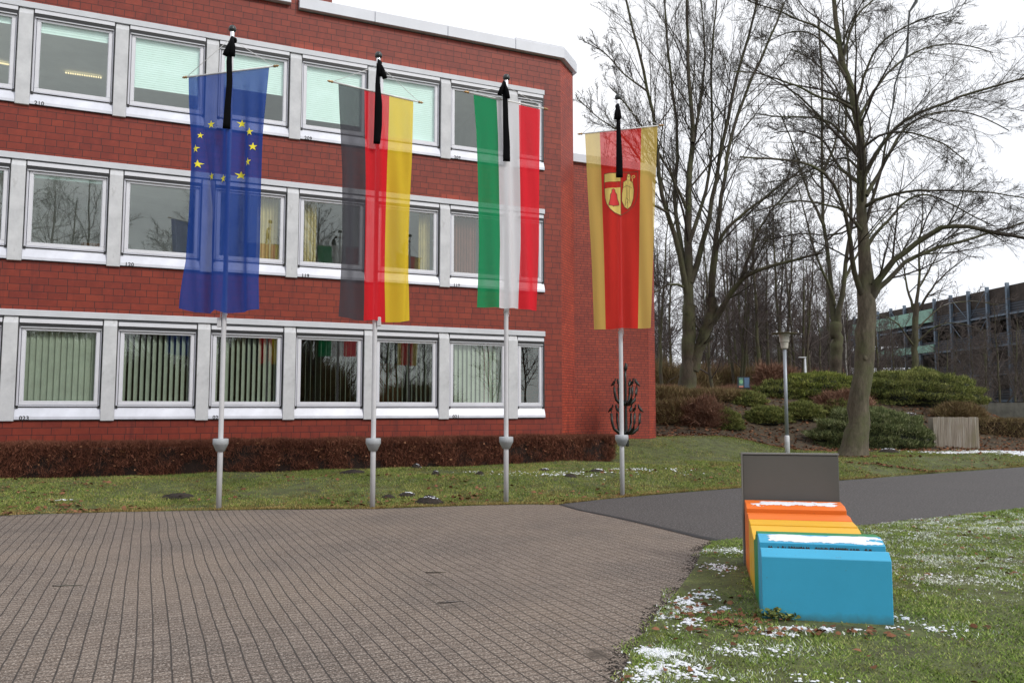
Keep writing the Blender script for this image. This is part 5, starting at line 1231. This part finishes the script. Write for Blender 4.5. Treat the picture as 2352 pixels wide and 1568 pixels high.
for (px, Y, k_, s_) in marked: wt(px, Y, k_, s_, random.uniform(-.4, .4))
for q in range(92):
    px = random.uniform(1480, 1960) if q < 72 else random.uniform(1960, 2400)
    wt(px, random.uniform(56, 95), random.randrange(6), random.uniform(.7, 1.02) if px < 1960 else random.uniform(.55, .78), random.uniform(0, 6.28))
wt(1951, 47, 4, .7, 0, 'birch', 'birch with black and white bark between the forked tree and the big tree', None)
del_ = [o for o in bpy.data.objects if o.get('group', 1) is None]
# undergrowth at the foot of the wood
for q, (px, Y, rx, rz_) in enumerate([(1530, 46, 2.5, 1.6), (1600, 50, 3.5, 1.7), (1690, 48, 3.0, 1.5), (1780, 52, 3.5, 1.7), (1860, 55, 3.5, 1.6), (1940, 60, 3.5, 1.8), (1560, 70, 7, 2.6), (1700, 74, 7, 2.5), (1850, 76, 7, 2.4)]):
    c = at(px, 900, Y); bush('undergrowth', px, 900, Y, rx, 1.2, rz_, 9000, M['scrubred' if q % 2 else 'scrub'], 'brown undergrowth thicket at the foot of the bare wood', 'shrub', 'undergrowth thickets at the foot of the wood', core='hedgecore', ln=(.4, 1.1), wd=.016, seed=80 + q, spiky=1.2, zadd=-.3, part='twigs')

# ------------------------------------------------------------------ parking deck and far hall
d_ = np.array([-.0905, 1.0]); d_ /= np.linalg.norm(d_); pk0 = np.array([46.2, 76.1]); rot = math.atan2(d_[1], d_[0])
pk = empty('parking_deck', (pk0[0], pk0[1], 0), rot); tag(pk, 'large grey steel parking deck with open levels and diagonal braces behind the trees', 'parking garage')
# local x runs away from the camera along the front, local y to the left (front side = +y)
SPC = 2.83; M['steel'] = simple('blue grey steel', (.13, .17, .22), .5, .3, .15, 1); M['deckdark'] = simple('dark deck inside', (.035, .034, .036), .9, 0, .2, 1); M['louvre'] = None
def louv():
    t = NT('dark louvre mesh'); s = t.n('ShaderNodeSeparateXYZ'); t.l(t.tc.outputs['Object'], s.inputs[0]); f = t.math('FRACT', t.math('MULTIPLY', s.outputs[2], 4.2))
    c = t.ramp(f, [(.45, (.018, .019, .024)), (.55, (.055, .06, .075))]); n_ = t.noise(1.5, 5, .7); c = t.mix(t.ramp(n_, [(.55, 0), (.7, .4)]), c, (.08, .085, .1)); return t.fin(c, .7)
M['louvre'] = louv(); M['rust'] = simple('brown mesh roof edge', (.05, .036, .028), .85, 0, .4, 1.5)
LV = [2.3, 4.8, 7.5, 10.35]; xs = [-9 * SPC + SPC * q for q in range(0, 22)]
for q, x in enumerate(xs):
    m = MB(); m.box(x - .12, x + .12, 0, .28, -.2, 13.35); m.build('post', M['steel'], pk)
m = MB()
for z in LV: m.box(xs[0], xs[-1], -16, -.05, z - .32, z)
m.build('floor_slab', M['deckdark'], pk)
for z in LV: m = MB(); m.box(xs[0], xs[-1], .05, .18, z + .02, z + .18); m.build('beam', M['steel'], pk)
m = MB()
for z, z1 in ((.2, 3.5), (4.8, 6.1), (7.5, 8.8), (10.35, 11.5)): m.box(xs[0], xs[-1], -.10, -.04, z, z1)
m.build('louvre', M['louvre'], pk)
m = MB(); m.box(xs[0], xs[-1], -3, -.06, 11.52, 13.1); m.box(xs[0], xs[-1], -16, -15.5, 0, 13.0); m.build('roof_edge', M['rust'], pk)
for q in range(0, 21, 1):
    if q % 4 in (2, 3):
        for z0, z1 in zip([0.2] + LV, LV + [13.1]):
            m = MB(); s_ = 1 if q % 4 == 2 else -1; a, b = (xs[q], xs[q+1]) if s_ > 0 else (xs[q+1], xs[q])
            m.tube([(a, .22, z1), (b, .22, z0)], .035, 6); m.build('brace', M['steel'], pk)
# parked cars hint is not visible; green glazing at the far end
M['greeng'] = simple('green glazing', (.16, .34, .25), .25, 0, .2, 1.0)
m = MB(); m.box(xs[13], xs[19], .3, .42, 10.9, 12.3); m.build('green_glazing', M['greeng'], pk)
m = MB(); m.box(xs[13], xs[17], .3, .42, 7.7, 8.5); m.build('green_glazing', M['greeng'], pk)
m = MB(); m.box(xs[20] + 1, xs[21] + 1, .3, 1.5, 0, 12.6); m.build('stair_tower', M['greeng'], pk)
m = MB()
for z in (2.5, 5, 7.5, 10, 12.5): m.box(xs[20] + .9, xs[21] + 1.1, .25, 1.55, z, z + .15)
m.build('stair_landing', M['steel'], pk)
a = at(1758, 900, 115); b = at(1912, 900, 110); dd = b - a
hl = empty('far_hall', (a[0], a[1], 0), math.atan2(dd[1], dd[0])); tag(hl, 'pale grey flat roofed hall glimpsed far behind the wood', 'building')
Lh = float(np.hypot(dd[0], dd[1])); zr = float(at(1830, 775, 112)[2])
m = MB(); m.box(0, Lh, 0, 12, -.2, zr - .5); m.build('wall', simple('pale hall wall', (.42, .42, .43), .7, 0, .1, .3), hl)
m = MB(); m.box(-.3, Lh + .3, -.3, 12.3, zr - .498, zr); m.build('roof', simple('hall roof edge', (.2, .2, .21), .7), hl)
m = MB()
for q in range(8): m.box(.6 + q * Lh / 8.2, .6 + q * Lh / 8.2 + .7, -.05, -.002, 2, zr - 2)
m.build('window', M['slotgrey'], hl)

# trees and bushes on the camera side of the square: what the window panes mirror
for q, (x, y, k_, s_) in enumerate([(-16, -14, 5, 1.1), (-9, -17, 3, 1.2), (-3, -13, 1, 1.15), (3, -18, 5, 1.25), (9, -15, 0, 1.2), (-22, -22, 1, 1.3), (-13, -26, 0, 1.3), (-6, -28, 3, 1.3), (0, -30, 2, 1.3), (14, -22, 3, 1.3), (20, -16, 1, 1.2), (-28, -16, 0, 1.2), (25, -26, 5, 1.3), (-19, -34, 2, 1.5), (8, -36, 1, 1.4), (-34, -26, 3, 1.3)]):
    r_ = empty('slender_tree', (x, y, -.1), q * 1.3); r_.scale = (s_,) * 3; tag(r_, 'bare tree on the camera side of the square, mirrored in the office windows', 'tree', 'bare trees mirrored in the windows')
    for nm, me, mm in (('trunk', ARCH[k_][0], M['bark2']), ('crown', ARCH[k_][1], M['twigred'])):
        o = bpy.data.objects.new(nm, me); COL.objects.link(o); o.parent = r_; o.material_slots[0].link = 'OBJECT'; o.material_slots[0].material = mm
ev = bpy.data.objects['undergrowth']
for q in range(16):
    r_ = empty('thicket', (-48 + q * 6.2, -34 - (q % 3) * 6, -.3), q); r_.scale = (2.2, 3.5, 2.2 + (q * 7 % 5) * .5)
    tag(r_, 'brown thicket on the camera side of the square, mirrored in the office windows', 'shrub', 'thickets mirrored in the windows')
    for ch in ev.children:
        o = ch.copy(); COL.objects.link(o); o.parent = r_
for q in range(34):
    x = -55 + q * 3.2 + random.uniform(-1, 1); y = -20 - (q % 4) * 7; k_ = q % 6
    r_ = empty('slender_tree', (x, y, -.1), q * 1.3); r_.scale = (1.15,) * 3; tag(r_, 'bare tree on the camera side of the square, mirrored in the office windows', 'tree', 'bare trees mirrored in the windows')
    for nm, me, mm in (('trunk', ARCH[k_][0], M['bark2']), ('crown', ARCH[k_][1], M['twigred'])):
        o = bpy.data.objects.new(nm, me); COL.objects.link(o); o.parent = r_; o.material_slots[0].link = 'OBJECT'; o.material_slots[0].material = mm

for o in bpy.data.objects:
    if 'group' in o and not o['group']: del o['group']

# ------------------------------------------------------------------ light
w = bpy.data.worlds.new('World'); scene.world = w; w.use_nodes = True; nt_ = w.node_tree; nt_.nodes.clear()
SUN_EL, SUN_AZ = R(40), R(128)     # azimuth clockwise from +Y
sky = nt_.nodes.new('ShaderNodeTexSky'); sky.sky_type = 'NISHITA'; sky.sun_disc = False; sky.sun_elevation = SUN_EL; sky.sun_rotation = SUN_AZ
tc = nt_.nodes.new('ShaderNodeTexCoord'); ns = nt_.nodes.new('ShaderNodeTexNoise'); ns.inputs['Scale'].default_value = 1.6; ns.inputs['Detail'].default_value = 4
nt_.links.new(tc.outputs['Generated'], ns.inputs['Vector'])
rp = nt_.nodes.new('ShaderNodeValToRGB'); rp.color_ramp.elements[0].position = .3; rp.color_ramp.elements[0].color = (.83, .855, .90, 1); rp.color_ramp.elements[1].position = .7; rp.color_ramp.elements[1].color = (1, 1, 1, 1)
nt_.links.new(ns.outputs['Fac'], rp.inputs[0])
mul = nt_.nodes.new('ShaderNodeMix'); mul.data_type = 'RGBA'; mul.blend_type = 'MULTIPLY'; mul.inputs[0].default_value = 1; nt_.links.new(rp.outputs[0], mul.inputs[6]); mul.inputs[7].default_value = (11.9, 12.0, 12.3, 1)
mx = nt_.nodes.new('ShaderNodeMix'); mx.data_type = 'RGBA'; mx.inputs[0].default_value = .93; nt_.links.new(sky.outputs[0], mx.inputs[6]); nt_.links.new(mul.outputs[2], mx.inputs[7])
bg = nt_.nodes.new('ShaderNodeBackground'); bg.inputs[1].default_value = .10; nt_.links.new(mx.outputs[2], bg.inputs[0])
wo = nt_.nodes.new('ShaderNodeOutputWorld'); nt_.links.new(bg.outputs[0], wo.inputs[0])
sd = bpy.data.lights.new('sun', 'SUN'); sd.energy = 2.0; sd.angle = R(16); sd.color = (1, .96, .9); so = bpy.data.objects.new('sun', sd); COL.objects.link(so)
dirv = Vector((math.sin(SUN_AZ) * math.cos(SUN_EL), math.cos(SUN_AZ) * math.cos(SUN_EL), math.sin(SUN_EL)))
so.rotation_euler = dirv.to_track_quat('Z', 'Y').to_euler()

cam = bpy.data.cameras.new('camera'); co = bpy.data.objects.new('camera', cam); COL.objects.link(co); scene.camera = co
co.location = (0, 0, EYE); co.rotation_euler = (R(90) + PITCH, 0, 0); cam.sensor_width = 36; cam.lens = FPX / 2351 * 36; cam.clip_end = 2000; cam.clip_start = .1
vs_ = scene.view_settings; vs_.view_transform = 'Standard'; vs_.look = 'None'; vs_.exposure = 0; vs_.gamma = 1; vs_.use_curve_mapping = False
scene.cycles.max_bounces = 8; scene.cycles.transparent_max_bounces = 16; scene.cycles.sample_clamp_indirect = 8
scene.cycles.use_denoising = True
